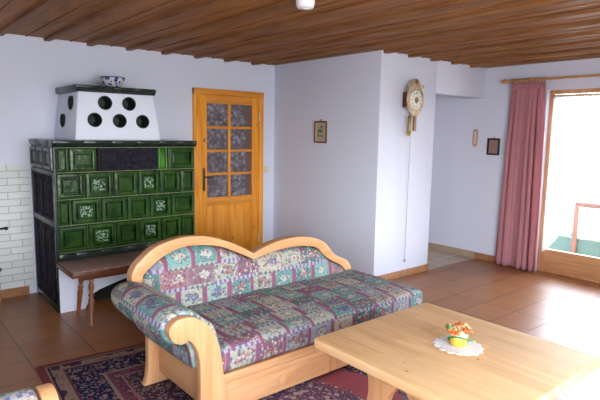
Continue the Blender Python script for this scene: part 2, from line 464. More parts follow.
# ------------------------------------------------------------------ the room shell
H = 2.435      # ceiling board underside; battens hang down to 2.40
XD = 1.97      # right wall
YC = -1.787    # wall beside the passage
JX = .945      # passage jamb
XL, YF, YP = -5.2, -7.0, 1.2
struct(MB().box(XL-.2, XD+.35, YF-.2, YC+.02, -.1, 0).box(XL-.2, JX, YC+.02, .2, -.1, 0).build('floor', MAT['floor']), 'brown glazed terracotta tile floor')
struct(MB().box(JX, XD+.2, YC+.02, YP+.2, -.1, .0).build('floor_passage', MAT['passage']), 'pale beige tiled floor of the passage')
# window opening helper for walls along x or y
def wall_x(mb, x0, x1, y0, y1, openings):
    xs = x0
    for a, b, z0, z1 in openings:
        mb.box(xs, a, y0, y1, 0, 2.6); 
        if z0 > 0: mb.box(a, b, y0, y1, 0, z0)
        mb.box(a, b, y0, y1, z1, 2.6); xs = b
    mb.box(xs, x1, y0, y1, 0, 2.6); return mb
def wall_y(mb, x0, x1, y0, y1, openings):
    ys = y0
    for a, b, z0, z1 in openings:
        mb.box(x0, x1, ys, a, 0, 2.6)
        if z0 > 0: mb.box(x0, x1, a, b, 0, z0)
        mb.box(x0, x1, a, b, z1, 2.6); ys = b
    mb.box(x0, x1, ys, y1, 0, 2.6); return mb
struct(MB().box(XL-.2, 0, 0, .2, 0, 2.6).build('wall_back', MAT['wall']), 'white plaster wall behind the stove')
struct(MB().box(0, JX, YC, YP, 0, 2.6).build('wall_middle', MAT['wall'], bevel=.006), 'white projecting wall block carrying the clock')
struct(MB().box(JX, XD, YC, YC+.22, 2.065, 2.6).build('wall_lintel', MAT['wall'], bevel=.004), 'white lintel over the passage')
DY0, DY1, DZ = -4.35, -2.575, 2.125
struct(wall_y(MB(), XD, XD+.2, YF-.2, YP+.2, [(DY0, DY1, 0, DZ)]).build('wall_right', MAT['wall']), 'white wall with the balcony door')
struct(MB().box(JX, XD, YP, YP+.2, 0, 2.6).build('wall_passage_end', MAT['wall']))
struct(wall_x(MB(), XL-.2, XD+.2, YF-.2, YF, [(-5.0, -1.3, .65, 2.39)]).build('wall_front', MAT['wall']))
struct(wall_y(MB(), XL-.2, XL, YF-.2, .2, [(-4.4, -3.8, .85, 2.1)]).build('wall_left', MAT['wall']))

ceil = struct(MB().box(XL-.2, XD+.2, YF-.2, YP+.2, H, 2.6).build('ceiling', MAT['ceil']), 'brown varnished board ceiling')
for k in range(-13, 5):
    x = .42+.392*k
    MB().prism([(x, H+.01), (x, 2.408), (x+.05, 2.408), (x+.060, H-.004), (x+.06, H+.01)], YF, YC if x > .0 else 0.0, 1).build('batten', MAT['batten'], ceil)
    xm = x+.235
    if xm < XD: MB().box(xm, xm+.012, YF, YC if x > .0 else 0.0, H-.007, H+.01).build('cover_strip', MAT['batten'], ceil)

# skirting
struct(MB().box(XL, -2.95, -.012, 0, 0, .084).build('baseboard_back', MAT['terr']), 'terracotta skirting under the white brick')
struct(MB().box(-1.15+.01, 0, -.012, 0, 0, .08).build('trim_1', MAT['terr'])) if False else None
struct(MB().box(-.012, 0, YC, -.012, 0, .08).build('baseboard_middle', MAT['terr']))
struct(MB().box(-.012, JX+.004, YC-.012, YC, 0.0, .078).build('baseboard_clock_wall', MAT['terr'], bevel=.002), 'terracotta skirting under the clock wall')
struct(MB().box(XD-.012, XD, DY1, YC, 0, .082).build('baseboard_right', MAT['terr']))
struct(MB().box(XD-.012, XD, YC, YP, 0, .085).build('baseboard_passage', MAT['beigeskirt']), 'beige tile skirting in the passage')
struct(MB().box(JX, XD-.012, YC-.012, YC+.03, 0, .004).build('trim_2', MAT['beigeskirt']), 'threshold strip between the two floors')
struct(MB().box(XL, -2.9, -.010, 0, .084, 1.256).build('trim_3', MAT['brick']), 'white painted brick wainscot left of the stove')

# windows behind the camera
def window(n, x0, x1, y0, y1, z0, z1, axis):
    w = MB(); b = .07
    if axis == 0:
        w.box(x0, x1, y0, y1, z0, z0+b).box(x0, x1, y0, y1, z1-b, z1).box(x0, x0+b, y0, y1, z0+b, z1-b).box(x1-b, x1, y0, y1, z0+b, z1-b)
    else:
        w.box(x0, x1, y0, y1, z0, z0+b).box(x0, x1, y0, y1, z1-b, z1).box(x0, x1, y0, y0+b, z0+b, z1-b).box(x0, x1, y1-b, y1, z0+b, z1-b)
    return struct(w.build('window_%d' % n, MAT['bal']))
window(1, -5.0, -1.3, YF-.16, YF-.10, .65, 2.39, 0)
window(2, XL-.16, XL-.10, -4.4, -3.8, .85, 2.1, 1)

# ------------------------------------------------------------------ back door
def back_door():
    d = struct(bpy.data.objects.new('door_1', None), 'orange pine door with eight small glass panes'); C.objects.link(d)
    d.location = (-.69, 0, 0); d['_o'] = (-.69, 0.0, 0.0)
    x0, x1, zt = -1.174, -.199, 2.08
    fr = MB().box(x0, x0+.07, -.045, 0, 0, zt).box(x1-.07, x1, -.045, 0, 0, zt).build('door_frame', MAT['door'], d, .004)
    MB().box(x0, x1, -.05, 0, zt-.068, zt).build('frame_head', MAT['doorh'], d, .004)
    a, b = x0+.072, x1-.072; zt2 = zt-.07
    ga, gb, g0, g1 = -1.005, -.365, .81, 1.915
    lf = MB().box(a, ga, -.035, -.004, 0, zt2).box(gb, b, -.035, -.004, 0, zt2).build('door_stile', MAT['door'], d, .003)
    MB().box(ga, gb, -.035, -.004, g1, zt2).build('top_rail', MAT['doorh'], d, .003)
    MB().box(ga, gb, -.038, -.004, g0-.105, g0).build('middle_rail', MAT['doorh'], d, .004)
    pm = MB()
    pw = (gb-ga)/6
    for i in range(6): pm.box(ga+i*pw, ga+(i+1)*pw-.001, -.026, -.004, .12, g0-.105)
    pm.build('lower_panel', MAT['door'], d, .002)
    MB().box(ga, gb, -.035, -.004, 0, .12).build('bottom_rail', MAT['doorh'], d, .003)
    xm = (ga+gb)/2-.012
    MB().box(xm-.017, xm+.017, -.034, -.012, g0, g1).build('glazing_bar', MAT['door'], d, .004)
    zs = [g0+(g1-g0)*k/4 for k in range(5)]
    for k in (1, 2, 3):
        MB().box(ga, gb, -.032, -.012, zs[k]-.016, zs[k]+.016).build('glazing_bar', MAT['doorh'], d, .004)
    # brown board, its dark colour standing for the dim hall; lace hangs before it
    MB().box(ga, gb, -.006, -.004, g0, g1).build('dim_hall_board', plain('brown_shadow_board', (.13, .06, .028), .7), d)
    t = NT('white_door_lace'); o = t.coord(); n = t.noise(o, 9, 4, .65, 1.5); dd, _ = t.voro(o, 22)
    f = t.math('ADD', t.math('MULTIPLY', n, .75), t.math('MULTIPLY', dd, .3))
    lm = t.out(t.ramp(f, [(.36, (.42, .40, .46)), (.47, (.22, .19, .23)), (.60, (.085, .06, .07))]), .9)
    MB().box(ga+.01, -.452, -.010, -.008, g0, g1).build('door_lace', lm, d)
    g = NT('patterned_glass'); gn = g.noise(g.coord(), 60, 2); g.bump(gn, .5, .004)
    g.out((.3, .28, .30), .12, 0.0, .5); g.b.inputs['Alpha'].default_value = .12
    for k in range(4):
        for xa, xb in ((ga, xm-.017), (xm+.017, gb)):
            MB().box(xa, xb, -.020, -.017, zs[k]+(.016 if k else 0), zs[k+1]-(.016 if k < 3 else 0)).build('pane', g.m, d)
    h = MB().box(-1.068, -1.036, -.042, -.035, .905, 1.155)
    h.box(-1.061, -1.043, -.046, -.040, .89, 1.17)
    hp = h.build('handle_plate', MAT['oldbrass'], d, .003)
    MB().tube([(-1.052, -.04, 1.06), (-1.052, -.085, 1.06), (-1.03, -.092, 1.06), (-.95, -.09, 1.048)], [.009, .009, .009, .007]).build('door_handle', MAT['oldbrass'], d, smooth=True)
    for z in (.25, 1.78):
        MB().lathe([(.008, -.05), (.008, .05)], (x1-.066, -.044, z), n=10).build('hinge', MAT['cream'], d, smooth=True)
back_door()

# ------------------------------------------------------------------ balcony door
def balcony_door():
    d = struct(bpy.data.objects.new('door_2', None), 'brown wooden balcony door with large glass'); C.objects.link(d)
    d.location = (2.07, -3.46, 0); d['_o'] = (2.07, -3.46, 0.0)
    fx0, fx1 = 2.035, 2.10
    y0, y1 = DY0, DY1
    MB().box(fx0, fx1, y0, y1, DZ-.045, DZ).box(fx0, fx1, y1-.035, y1, 0, DZ-.045).box(fx0, fx1, y0, y0+.035, 0, DZ-.045).box(fx0, fx1, y0+.035, y1-.035, 0, .03).build('door_frame', MAT['balv'], d, .004)
    ym = (y0+y1)/2-.06
    for a, b in ((ym+.003, y1-.037), (y0+.037, ym-.003)):
        MB().box(fx0+.012, fx1-.004, a+.03, b-.03, .03, .275).build('bottom_panel', MAT['bal'], d, .006)
        MB().box(fx0+.006, fx1-.006, b-.03, b, .03, DZ-.05).box(fx0+.006, fx1-.006, a, a+.03, .03, DZ-.05).build('door_stile', MAT['balv'], d, .004)
        MB().box(fx0+.006, fx1-.006, a+.03, b-.03, DZ-.08, DZ-.05).build('top_rail', MAT['bal'], d, .003)
        t = NT('clear_window_glass')
        tr = t.n.new('ShaderNodeBsdfTransparent'); gl = t.n.new('ShaderNodeBsdfGlossy'); gl.inputs['Roughness'].default_value = .02
        mx = t.n.new('ShaderNodeMixShader'); fz = t.n.new('ShaderNodeFresnel'); fz.inputs[0].default_value = 1.25
        t.l.new(fz.outputs[0], mx.inputs[0]); t.l.new(tr.outputs[0], mx.inputs[1]); t.l.new(gl.outputs[0], mx.inputs[2])
        t.l.new(mx.outputs[0], t.n['Material Output'].inputs[0])
        MB().box(2.064, 2.070, a+.03, b-.03, .275, DZ-.08).build('pane', t.m, d)
    MB().box(fx0-.004, fx0+.008, ym+.012, ym+.03, .95, 1.10).build('handle_plate', MAT['brass'], d, .002)
    MB().tube([(fx0, ym+.021, 1.04), (fx0-.045, ym+.021, 1.04), (fx0-.047, ym+.03, 1.04), (fx0-.045, ym+.12, 1.035)], .008).build('door_handle', MAT['brass'], d, smooth=True)
balcony_door()

# outside: balcony slab, railing, hedge and meadow
struct(MB().box(XD+.35, 3.6, -9, 3, -.25, -.06).build('floor_balcony', plain('concrete_slab', (.45, .42, .40), .9, scale=8)))
struct(MB().box(3.6, 60, -50, 40, -1.6, -1.5).build('floor_meadow', plain('meadow_grass', (.03, .075, .03), .95, scale=3)), 'green meadow beyond the balcony')
rl = thing('balcony_railing', 'brown wooden balcony railing with cut boards outside the glass door', 'railing', (3.2, -3.2, -.06))
MB().box(3.17, 3.24, -6.0, -.2, .68, .74).build('top_rail', MAT['rail'], rl, .006)
MB().box(3.185, 3.225, -6.0, -.2, .0, .05).build('bottom_rail', MAT['rail'], rl, .004)
for k in range(6):
    y = -5.6+1.02*k
    MB().box(3.118, 3.158, y-.028, y+.028, -.06, .69).build('post', MAT['rail'], rl, .004)
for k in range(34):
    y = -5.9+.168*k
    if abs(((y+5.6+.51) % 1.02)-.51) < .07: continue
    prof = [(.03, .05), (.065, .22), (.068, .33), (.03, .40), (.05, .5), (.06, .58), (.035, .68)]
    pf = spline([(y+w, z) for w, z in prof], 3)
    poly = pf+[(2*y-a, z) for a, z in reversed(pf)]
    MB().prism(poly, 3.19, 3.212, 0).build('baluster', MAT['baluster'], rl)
MB().box(3.16, 3.182, -6.0, -.2, .0, .25).build('lower_board', plain('green_painted_board', (.055, .095, .066), .6), rl)
hb = MB(); rnd = random.Random(3)
for i in range(620):
    y = rnd.uniform(-6.5, 1.0); z = rnd.uniform(-.7, -.03); x = 4.9+rnd.uniform(-.25, .3)
    s = rnd.uniform(.05, .11); a = rnd.uniform(0, PI); bq = rnd.uniform(-.8, .8)
    dx, dy, dz = math.cos(a)*s, math.sin(a)*s, bq*s
    hb.add([(x-dx, y-dy, z-dz), (x+.03, y, z+s*.6), (x+dx, y+dy, z+dz), (x-.03, y, z-s*.6)], [(0, 1, 2, 3)])
hb.box(4.8, 5.2, -6.5, 1.0, -1.5, -.16)
recentre(tag(hb.build('hedge', plain('hedge_leaves', (.024, .062, .036), .8, var=.3, scale=12)), 'low green hedge beyond the balcony railing', 'hedge'))

# ------------------------------------------------------------------ tiled stove
SX0, SX1, SY = -2.87, -1.55, -.747
def cut(o, cutters):
    for k in cutters:
        md = o.modifiers.new('b', 'BOOLEAN'); md.operation = 'DIFFERENCE'; md.object = k; md.solver = 'EXACT'
    bpy.context.view_layer.update()
    dg = bpy.context.evaluated_depsgraph_get()
    me = bpy.data.meshes.new_from_object(o.evaluated_get(dg)); o.modifiers.clear(); o.data = me
    for k in cutters: bpy.data.objects.remove(k)

def tile(mb, x0, x1, z0, z1, y, uvs):
    g = .004; x0 += g; x1 -= g; z0 += g; z1 -= g
    w = min(x1-x0, z1-z0)
    k = w/.22 if w < .2 else 1.0
    prof = [(0, 0), (.003, .014), (.010, .019), (.028*k, .021), (.036*k, .020), (.039*k, -.020), (.049*k, -.020), (.052*k, .006), (.060*k, .010)]
    b = len(mb.v); vs = []
    for i, h in prof:
        vs += [(x0+i, y-h, z0+i), (x1-i, y-h, z0+i), (x1-i, y-h, z1-i), (x0+i, y-h, z1-i)]
    fs = []
    n = len(prof)
    for r in range(n-1):
        for q in range(4):
            fs.append((r*4+q, r*4+(q+1) % 4, (r+1)*4+(q+1) % 4, (r+1)*4+q))
    fs.append(tuple((n-1)*4+q for q in range(4)))
    mb.add(vs, fs)

def stove():
    s = thing('tiled_stove', 'large green tiled masonry stove with white vented hood against the back wall', 'stove', (-2.2, -.37, 0))
    MB().box(SX0+.012, SX1-.004, SY+.036, 0, .44, 1.45).build('stove_body', MAT['grout'], s)
    # white plinth with an arched wood niche
    pts = [(-2.87, 0), (-2.66, 0), (-2.645, .03), (-2.62, .07), (-2.581, .128), (-2.53, .152), (-2.462, .172), (-2.341, .205), (-2.147, .252), (-2.0, .27), (-1.85, .25), (-1.74, .19), (-1.69, .1), (-1.68, 0), (-1.55, 0), (-1.55, .45), (-2.87, .45)]
    MB().prism(pts, SY, SY+.16, 1).build('plinth', MAT['stovewhite'], s)
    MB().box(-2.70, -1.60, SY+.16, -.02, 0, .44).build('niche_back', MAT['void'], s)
    MB().box(SX1-.05, SX1, SY+.16, 0, 0, .44).build('plinth_side', MAT['stovewhite'], s)
    zr = [1.434, 1.222, .989, .762, .524]
    rows = [
        [('g', -2.862, -2.752), ('g', -2.752, -2.512), ('h', -1.945, -1.845), ('g', -1.845, -1.556)],
        [('g', -2.862, -2.625), ('p', -2.625, -2.375), ('g', -2.375, -2.145), ('p', -2.145, -1.93), ('g', -1.93, -1.715), ('g', -1.715, -1.556)],
        [('g', -2.862, -2.745), ('p', -2.745, -2.492), ('g', -2.492, -2.255), ('g', -2.255, -2.035), ('p', -2.035, -1.815), ('g', -1.815, -1.556)],
        [('g', -2.862, -2.612), ('p', -2.612, -2.365), ('g', -2.365, -2.14), ('p', -2.14, -1.92), ('g', -1.92, -1.705), ('g', -1.705, -1.556)]]
    for r, row in enumerate(rows):
        for kind, a, b in row:
            mb = MB(); tile(mb, a, b, zr[r+1], zr[r], SY+.012, None)
            z0, z1 = zr[r+1], zr[r]
            mat = {'g': MAT['glaze'], 'h': MAT['glazehi'], 'p': MAT['painted']}[kind]
            f = (lambda co, n, a=a, b=b, z0=z0, z1=z1: ((co.x-a)/(b-a), (co.z-z0)/(z1-z0)))
            o = mb.build('painted_tile' if kind == 'p' else 'tile', mat, s, uv=f)
            if kind == 'p': o['label'] = 'green tile with white flower painting'
    ir = MB().box(-2.508, -1.949, SY-.004, SY+.04, 1.226, 1.430)
    for i in range(2):
        for j in range(1):
            x0 = -2.508+.2795*i
            ir.prism([(x0+.02+.12*(1+math.cos(t))*.999, 1.333+.075*math.sin(t)) for t in [2*PI*q/20 for q in range(20)]], SY-.012, SY, 1)
    ir.build('relief_plate', MAT['iron'], s, .003)
    xs = [-2.862, -2.72, -2.50, -2.27, -2.04, -1.81, -1.556]
    for a, b in zip(xs, xs[1:]):
        m = MB(); m.prism([(SY+.012, .447), (SY-.010, .450), (SY-.004, .515), (SY+.012, .522)], a+.003, b-.003, 0)
        m.build('border_tile', MAT['glazedk'], s, .003)
    # left side: dark panels with pilasters
    sp = MB().box(SX0, SX0+.02, SY+.01, 0, 0, .44).box(SX0, SX0+.02, SY+.01, 0, .44, 1.45)
    sp.build('side_panel', MAT['ironside'], s)
    fr = MB()
    for ya, yb in ((SY, SY+.035), (-.04, 0)): fr.box(SX0-.012, SX0, ya, yb, 0, 1.23)
    for za, zb in ((0, .07), (.755, .805), (1.20, 1.235)): fr.box(SX0-.014, SX0, SY+.035, -.04, za, zb)
    fr.build('side_frame', MAT['glazedk'], s, .004)
    rp = MB()
    for k in range(3):
        yc = SY+.15+.225*k
        for za, zb in ((.08, .745), (.815, 1.19)):
            rp.lathe([(.03, za), (.045, za+.03), (.03, za+.08), (.04, (za+zb)/2), (.03, zb-.08), (.045, zb-.03), (.03, zb)], (SX0+.012, yc, 0), n=14)
            for yy in (-.085, .085): rp.box(SX0-.006, SX0+.004, yc+yy-.012, yc+yy+.012, za, zb)
    rp.build('side_relief', MAT['iron'], s, smooth=True)
    for k in range(3):
        ya = SY+.03+.232*k
        m = MB(); tile(m, ya, ya+.232, 1.24, 1.434, 0, None)
        m.v = [(SX0-.002+y_, x_, z_) for x_, y_, z_ in m.v]
        m.build('tile', MAT['glazedk'], s)
    # cornice in segments
    prof = [(SY+.02, 1.438), (SY-.012, 1.440), (SY-.030, 1.458), (SY-.036, 1.470), (SY-.036, 1.492), (SY-.02, 1.498), (SY+.1, 1.498), (SY+.1, 1.438)]
    xs = [-2.888, -2.63, -2.39, -2.16, -1.93, -1.71, -1.545]
    for a, b in zip(xs, xs[1:]):
        MB().prism(prof, a+.0015, b-.0015, 0).build('cornice_tile', MAT['glazedk'], s, .003)
    pr2 = [(SX0+.02, 1.438), (SX0-.006, 1.440), (SX0-.014, 1.458), (SX0-.018, 1.470), (SX0-.018, 1.492), (SX0-.008, 1.498), (SX0+.1, 1.498), (SX0+.1, 1.438)]
    for a, b in ((SY+.1, -.33), (-.33, 0)):
        MB().prism(pr2, a+.0015, b, 1).build('cornice_tile', MAT['glazedk'], s, .003)
    MB().box(SX0+.1, SX1, SY+.1, 0, 1.44, 1.496).build('stove_top', MAT['stovewhite'], s)
    # hood
    bx0, bx1, by, tx0, tx1, ty = -2.668, -1.872, -.665, -2.612, -1.918, -.605
    z0, z1 = 1.497, 1.925
    hd = MB().add([(bx0, by, z0), (bx1, by, z0), (bx1, 0, z0), (bx0, 0, z0), (tx0, ty, z1), (tx1, ty, z1), (tx1, 0, z1), (tx0, 0, z1)],
                  [(0, 3, 2, 1), (4, 5, 6, 7), (0, 1, 5, 4), (1, 2, 6, 5), (2, 3, 7, 6), (3, 0, 4, 7)]).build('hood', MAT['stovewhite'], s, .012)
    tz = lambda z: (z-z0)/(z1-z0)
    vents = []
    for x, z in ((-2.383, 1.831), (-2.161, 1.832), (-2.486, 1.676), (-2.262, 1.673), (-2.043, 1.671)):
        vents.append(((x, by+(ty-by)*tz(z), z), (0, 1, 0), .062))
    for y, z in ((-.45, 1.825), (-.26, 1.668)):
        vents.append(((bx0+(tx0-bx0)*tz(z), y, z), (1, 0, 0), .062))
    cs = []
    for c, ax, r in vents:
        cs.append(MB().lathe([(r*.97, -.06), (r*.97, .16)], c, ax, 28).build('c', MAT['void'], s))
    cut(hd, cs)
    for c, ax, r in vents:
        v = MB().lathe([(r*.96, .15), (r, .01), (r*1.04, -.004), (r*1.0, -.012), (r*.9, -.012), (r*.82, .0), (r*.80, .14), (.3*r, .148), (.001, .148)], c, ax, 28, cap=False)
        v.build('vent_pipe', MAT['ring'], s, smooth=True)
    # top slab, three tiles wide
    prf = lambda yo: [(yo+.012, z1-.002), (yo-.018, z1+.02), (yo-.024, z1+.04), (yo-.024, z1+.05), (yo-.01, z1+.056), (0, z1+.056), (0, z1-.002)]
    xs = [-2.636, -2.30, -2.10, -1.893]
    for a, b in zip(xs, xs[1:]):
        MB().prism(prf(ty), a+.0015, b-.0015, 0).build('top_tile', MAT['glazedk'], s, .003)
stove()

b = thing('bowl', 'small white bowl with blue flowers standing on top of the stove hood', 'bowl', (-2.225, -.4, 1.981))
t = NT('blue_flower_porcelain'); o_ = t.coord(); d_, _ = t.voro(o_, 26); n_ = t.noise(o_, 26, 3, .6, .5)
k_ = t.math('LESS_THAN', t.math('ADD', d_, t.math('MULTIPLY', n_, .7)), .78)
t.out(t.mix(k_, (.62, .62, .60), (.04, .05, .28)), .12, 0, .6)
BM = t.m
MB().lathe([(.05, 0), (.055, .012), (.062, .014), (.088, .04), (.104, .07), (.112, .098), (.107, .098), (.098, .068), (.08, .04), (.05, .022), (.001, .02)], (-2.225, -.4, 1.981), n=36, cap=False).build('bowl_body', BM, b, smooth=True)
MB().lathe([(.108, .095), (.114, .096), (.115, .102), (.110, .105), (.106, .101)], (-2.225, -.4, 1.981), n=36, cap=False).build('rim', plain('blue_glaze', (.03, .03, .12), .15), b, smooth=True)

# ------------------------------------------------------------------ bench in front of the stove
def bench():
    x0, x1, y0, y1, zt = -2.895, -1.62, -1.225, -.775, .455
    s = thing('bench', 'dark wooden bench with turned legs and brown seat cloth before the green stove', 'bench', (-2.26, -1.0, 0))
    MB().box(x0, x1, y0, y1, zt-.035, zt).build('bench_top', MAT['dark'], s, .005)
    MB().box(x0+.09, x1-.09, y0+.05, y0+.075, zt-.075, zt-.035).box(x0+.09, x1-.09, y1-.075, y1-.05, zt-.075, zt-.035).build('apron', MAT['dark'], s, .003)
    t = NT('brown_seat_cloth'); o = t.coord(); x = t.sep(o)
    zz = t.math('PINGPONG', t.math('MULTIPLY', x[0], 22), 1.0)
    yy = t.math('MULTIPLY', t.math('ADD', x[1], .205), 22)
    e = t.math('LESS_THAN', t.math('ABSOLUTE', t.math('SUBTRACT', yy, t.math('MULTIPLY', zz, 1.4))), .45)
    n = t.noise(o, 120, 3)
    c = t.mix(n, (.20, .135, .115), (.34, .24, .21))
    c = t.mix(t.math('MULTIPLY', e, .55), c, (.40, .28, .20))
    t.bump(n, .4, .004); t.out(c, .95, 0, .1)
    MB().box(x0+.012, x1-.012, y0+.012, y1-.005, zt, zt+.014).build('seat_cloth', t.m, s, .005)
    for sx, sy, tx, ty in ((-2.76, -1.205, -2.71, -1.10), (-2.755, -.86, -2.72, -.90), (-1.74, -1.205, -1.80, -1.10), (-1.74, -.86, -1.80, -.90)):
        a = Vector((sx, sy, 0)); bb = Vector((tx, ty, zt-.035)); L = (bb-a).length
        pr = [(.013, 0), (.015, .04), (.020, .16), (.023, .21), (.016, .235), (.023, .245), (.023, .258), (.015, .27), (.022, .30), (.024, .33), (.017, .352), (.020, .37), (.021, L)]
        MB().lathe(pr, a, bb-a, 14).build('leg', MAT['darkz'], s, smooth=True)
bench()

# ------------------------------------------------------------------ rug
rw, rl_ = 2.35, 3.3
ang = math.radians(-4.5)
c0 = Vector((-3.302, -1.749, 0)); ex = Vector((math.cos(ang), math.sin(ang), 0)); ey = Vector((-math.sin(ang), math.cos(ang), 0))
ctr = c0+ex*rw/2-ey*rl_/2
rm = MB().box(-rw/2, rw/2, -rl_/2, rl_/2, 0, .009)
ro = rm.build('rug', rug_mat(rw/2, rl_/2), bevel=.003)
ro.location = (ctr.x, ctr.y, .0005); ro.rotation_euler = (0, 0, ang)
tag(ro, 'red and navy patterned oriental rug lying under the sofa and the table', 'rug')

# ------------------------------------------------------------------ sofa
SCROLL = [(-2.655, .0105), (-2.656, .15), (-2.661, .283), (-2.679, .415), (-2.71, .513), (-2.758, .586), (-2.817, .632), (-2.874, .651), (-2.93, .647), (-2.969, .619), (-2.977, .584), (-2.959, .543), (-2.921, .516), (-2.892, .514), (-2.868, .523), (-2.83, .477), (-2.81, .416), (-2.803, .347), (-2.804, .167), (-2.815, .06), (-2.835, .0105)]
BO = [(-2.851, .57), (-2.849, .624), (-2.847, .689), (-2.82, .743), (-2.766, .794), (-2.698, .843), (-2.614, .872), (-2.521, .888), (-2.433, .891), (-2.318, .878), (-2.198, .842), (-2.056, .781), (-1.915, .702)]
BO2 = [(-1.915, .702), (-1.805, .741), (-1.662, .77), (-1.512, .776), (-1.407, .767), (-1.299, .742), (-1.186, .686), (-1.115, .608), (-1.042, .555), (-.945, .514), (-.893, .462), (-.872, .39)]
BI = [(-2.786, .56), (-2.784, .613), (-2.769, .676), (-2.721, .721), (-2.651, .77), (-2.58, .801), (-2.493, .823), (-2.396, .824), (-2.279, .809), (-2.182, .782), (-2.047, .72), (-1.915, .656)]
BI2 = [(-1.915, .656), (-1.804, .679), (-1.661, .698), (-1.49, .70), (-1.373, .685), (-1.275, .655), (-1.217, .597), (-1.124, .532), (-1.003, .47), (-.935, .40)]
def resample(pts, n):
    L = [0]
    for a, b in zip(pts, pts[1:]): L.append(L[-1]+(Vector(b)-Vector(a)).length)
    out = []
    for i in range(n):
        s = L[-1]*i/(n-1); k = max(j for j in range(len(L)) if L[j] <= s+1e-9); k = min(k, len(pts)-2)
        f = (s-L[k])/max(1e-9, L[k+1]-L[k]); out.append(tuple(Vector(pts[k])*(1-f)+Vector(pts[k+1])*f))
    return out
def loft_band(outer, inner, y0, y1):
    mb = MB(); n = len(outer); vs = []
    for (ox, oz), (ix, iz) in zip(outer, inner):
        vs += [(ox, y0, oz), (ix, y0, iz), (ix, y1, iz), (ox, y1, oz)]
    fs = []
    for i in range(n-1):
        for q in range(4): fs.append((i*4+q, i*4+(q+1) % 4, i*4+4+(q+1) % 4, i*4+4+q))
    fs += [(0, 1, 2, 3), tuple((n-1)*4+q for q in (3, 2, 1, 0))]
    return mb.add(vs, fs)
def rounded_slab(x0, x1, y0, y1, z0, z1, r, crown=0.0, nx=26, ny=14):
    """soft cushion: a box with rounded edges and a slight crown"""
    mb = MB()
    bm = bmesh.new(); bmesh.ops.create_cube(bm, size=1)
    for v in bm.verts:
        v.co = ((x0 if v.co.x < 0 else x1), (y0 if v.co.y < 0 else y1), (z0 if v.co.z < 0 else z1))
    bmesh.ops.bevel(bm, geom=list(bm.edges), offset=r, segments=5, affect='EDGES', profile=.5)
    bmesh.ops.subdivide_edges(bm, edges=[e for e in bm.edges if e.calc_length() > .3], cuts=8, use_grid_fill=True)
    for v in bm.verts:
        u = (v.co.x-x0)/(x1-x0); w = (v.co.y-y0)/(y1-y0)
        if v.co.z > (z0+z1)/2: v.co.z += crown*math.sin(PI*min(max(u, 0), 1))*math.sin(PI*min(max(w, 0), 1))
    bm.verts.index_update()
    mb.add([tuple(v.co) for v in bm.verts], [tuple(v.index for v in f.verts) for f in bm.faces]); bm.free()
    return mb

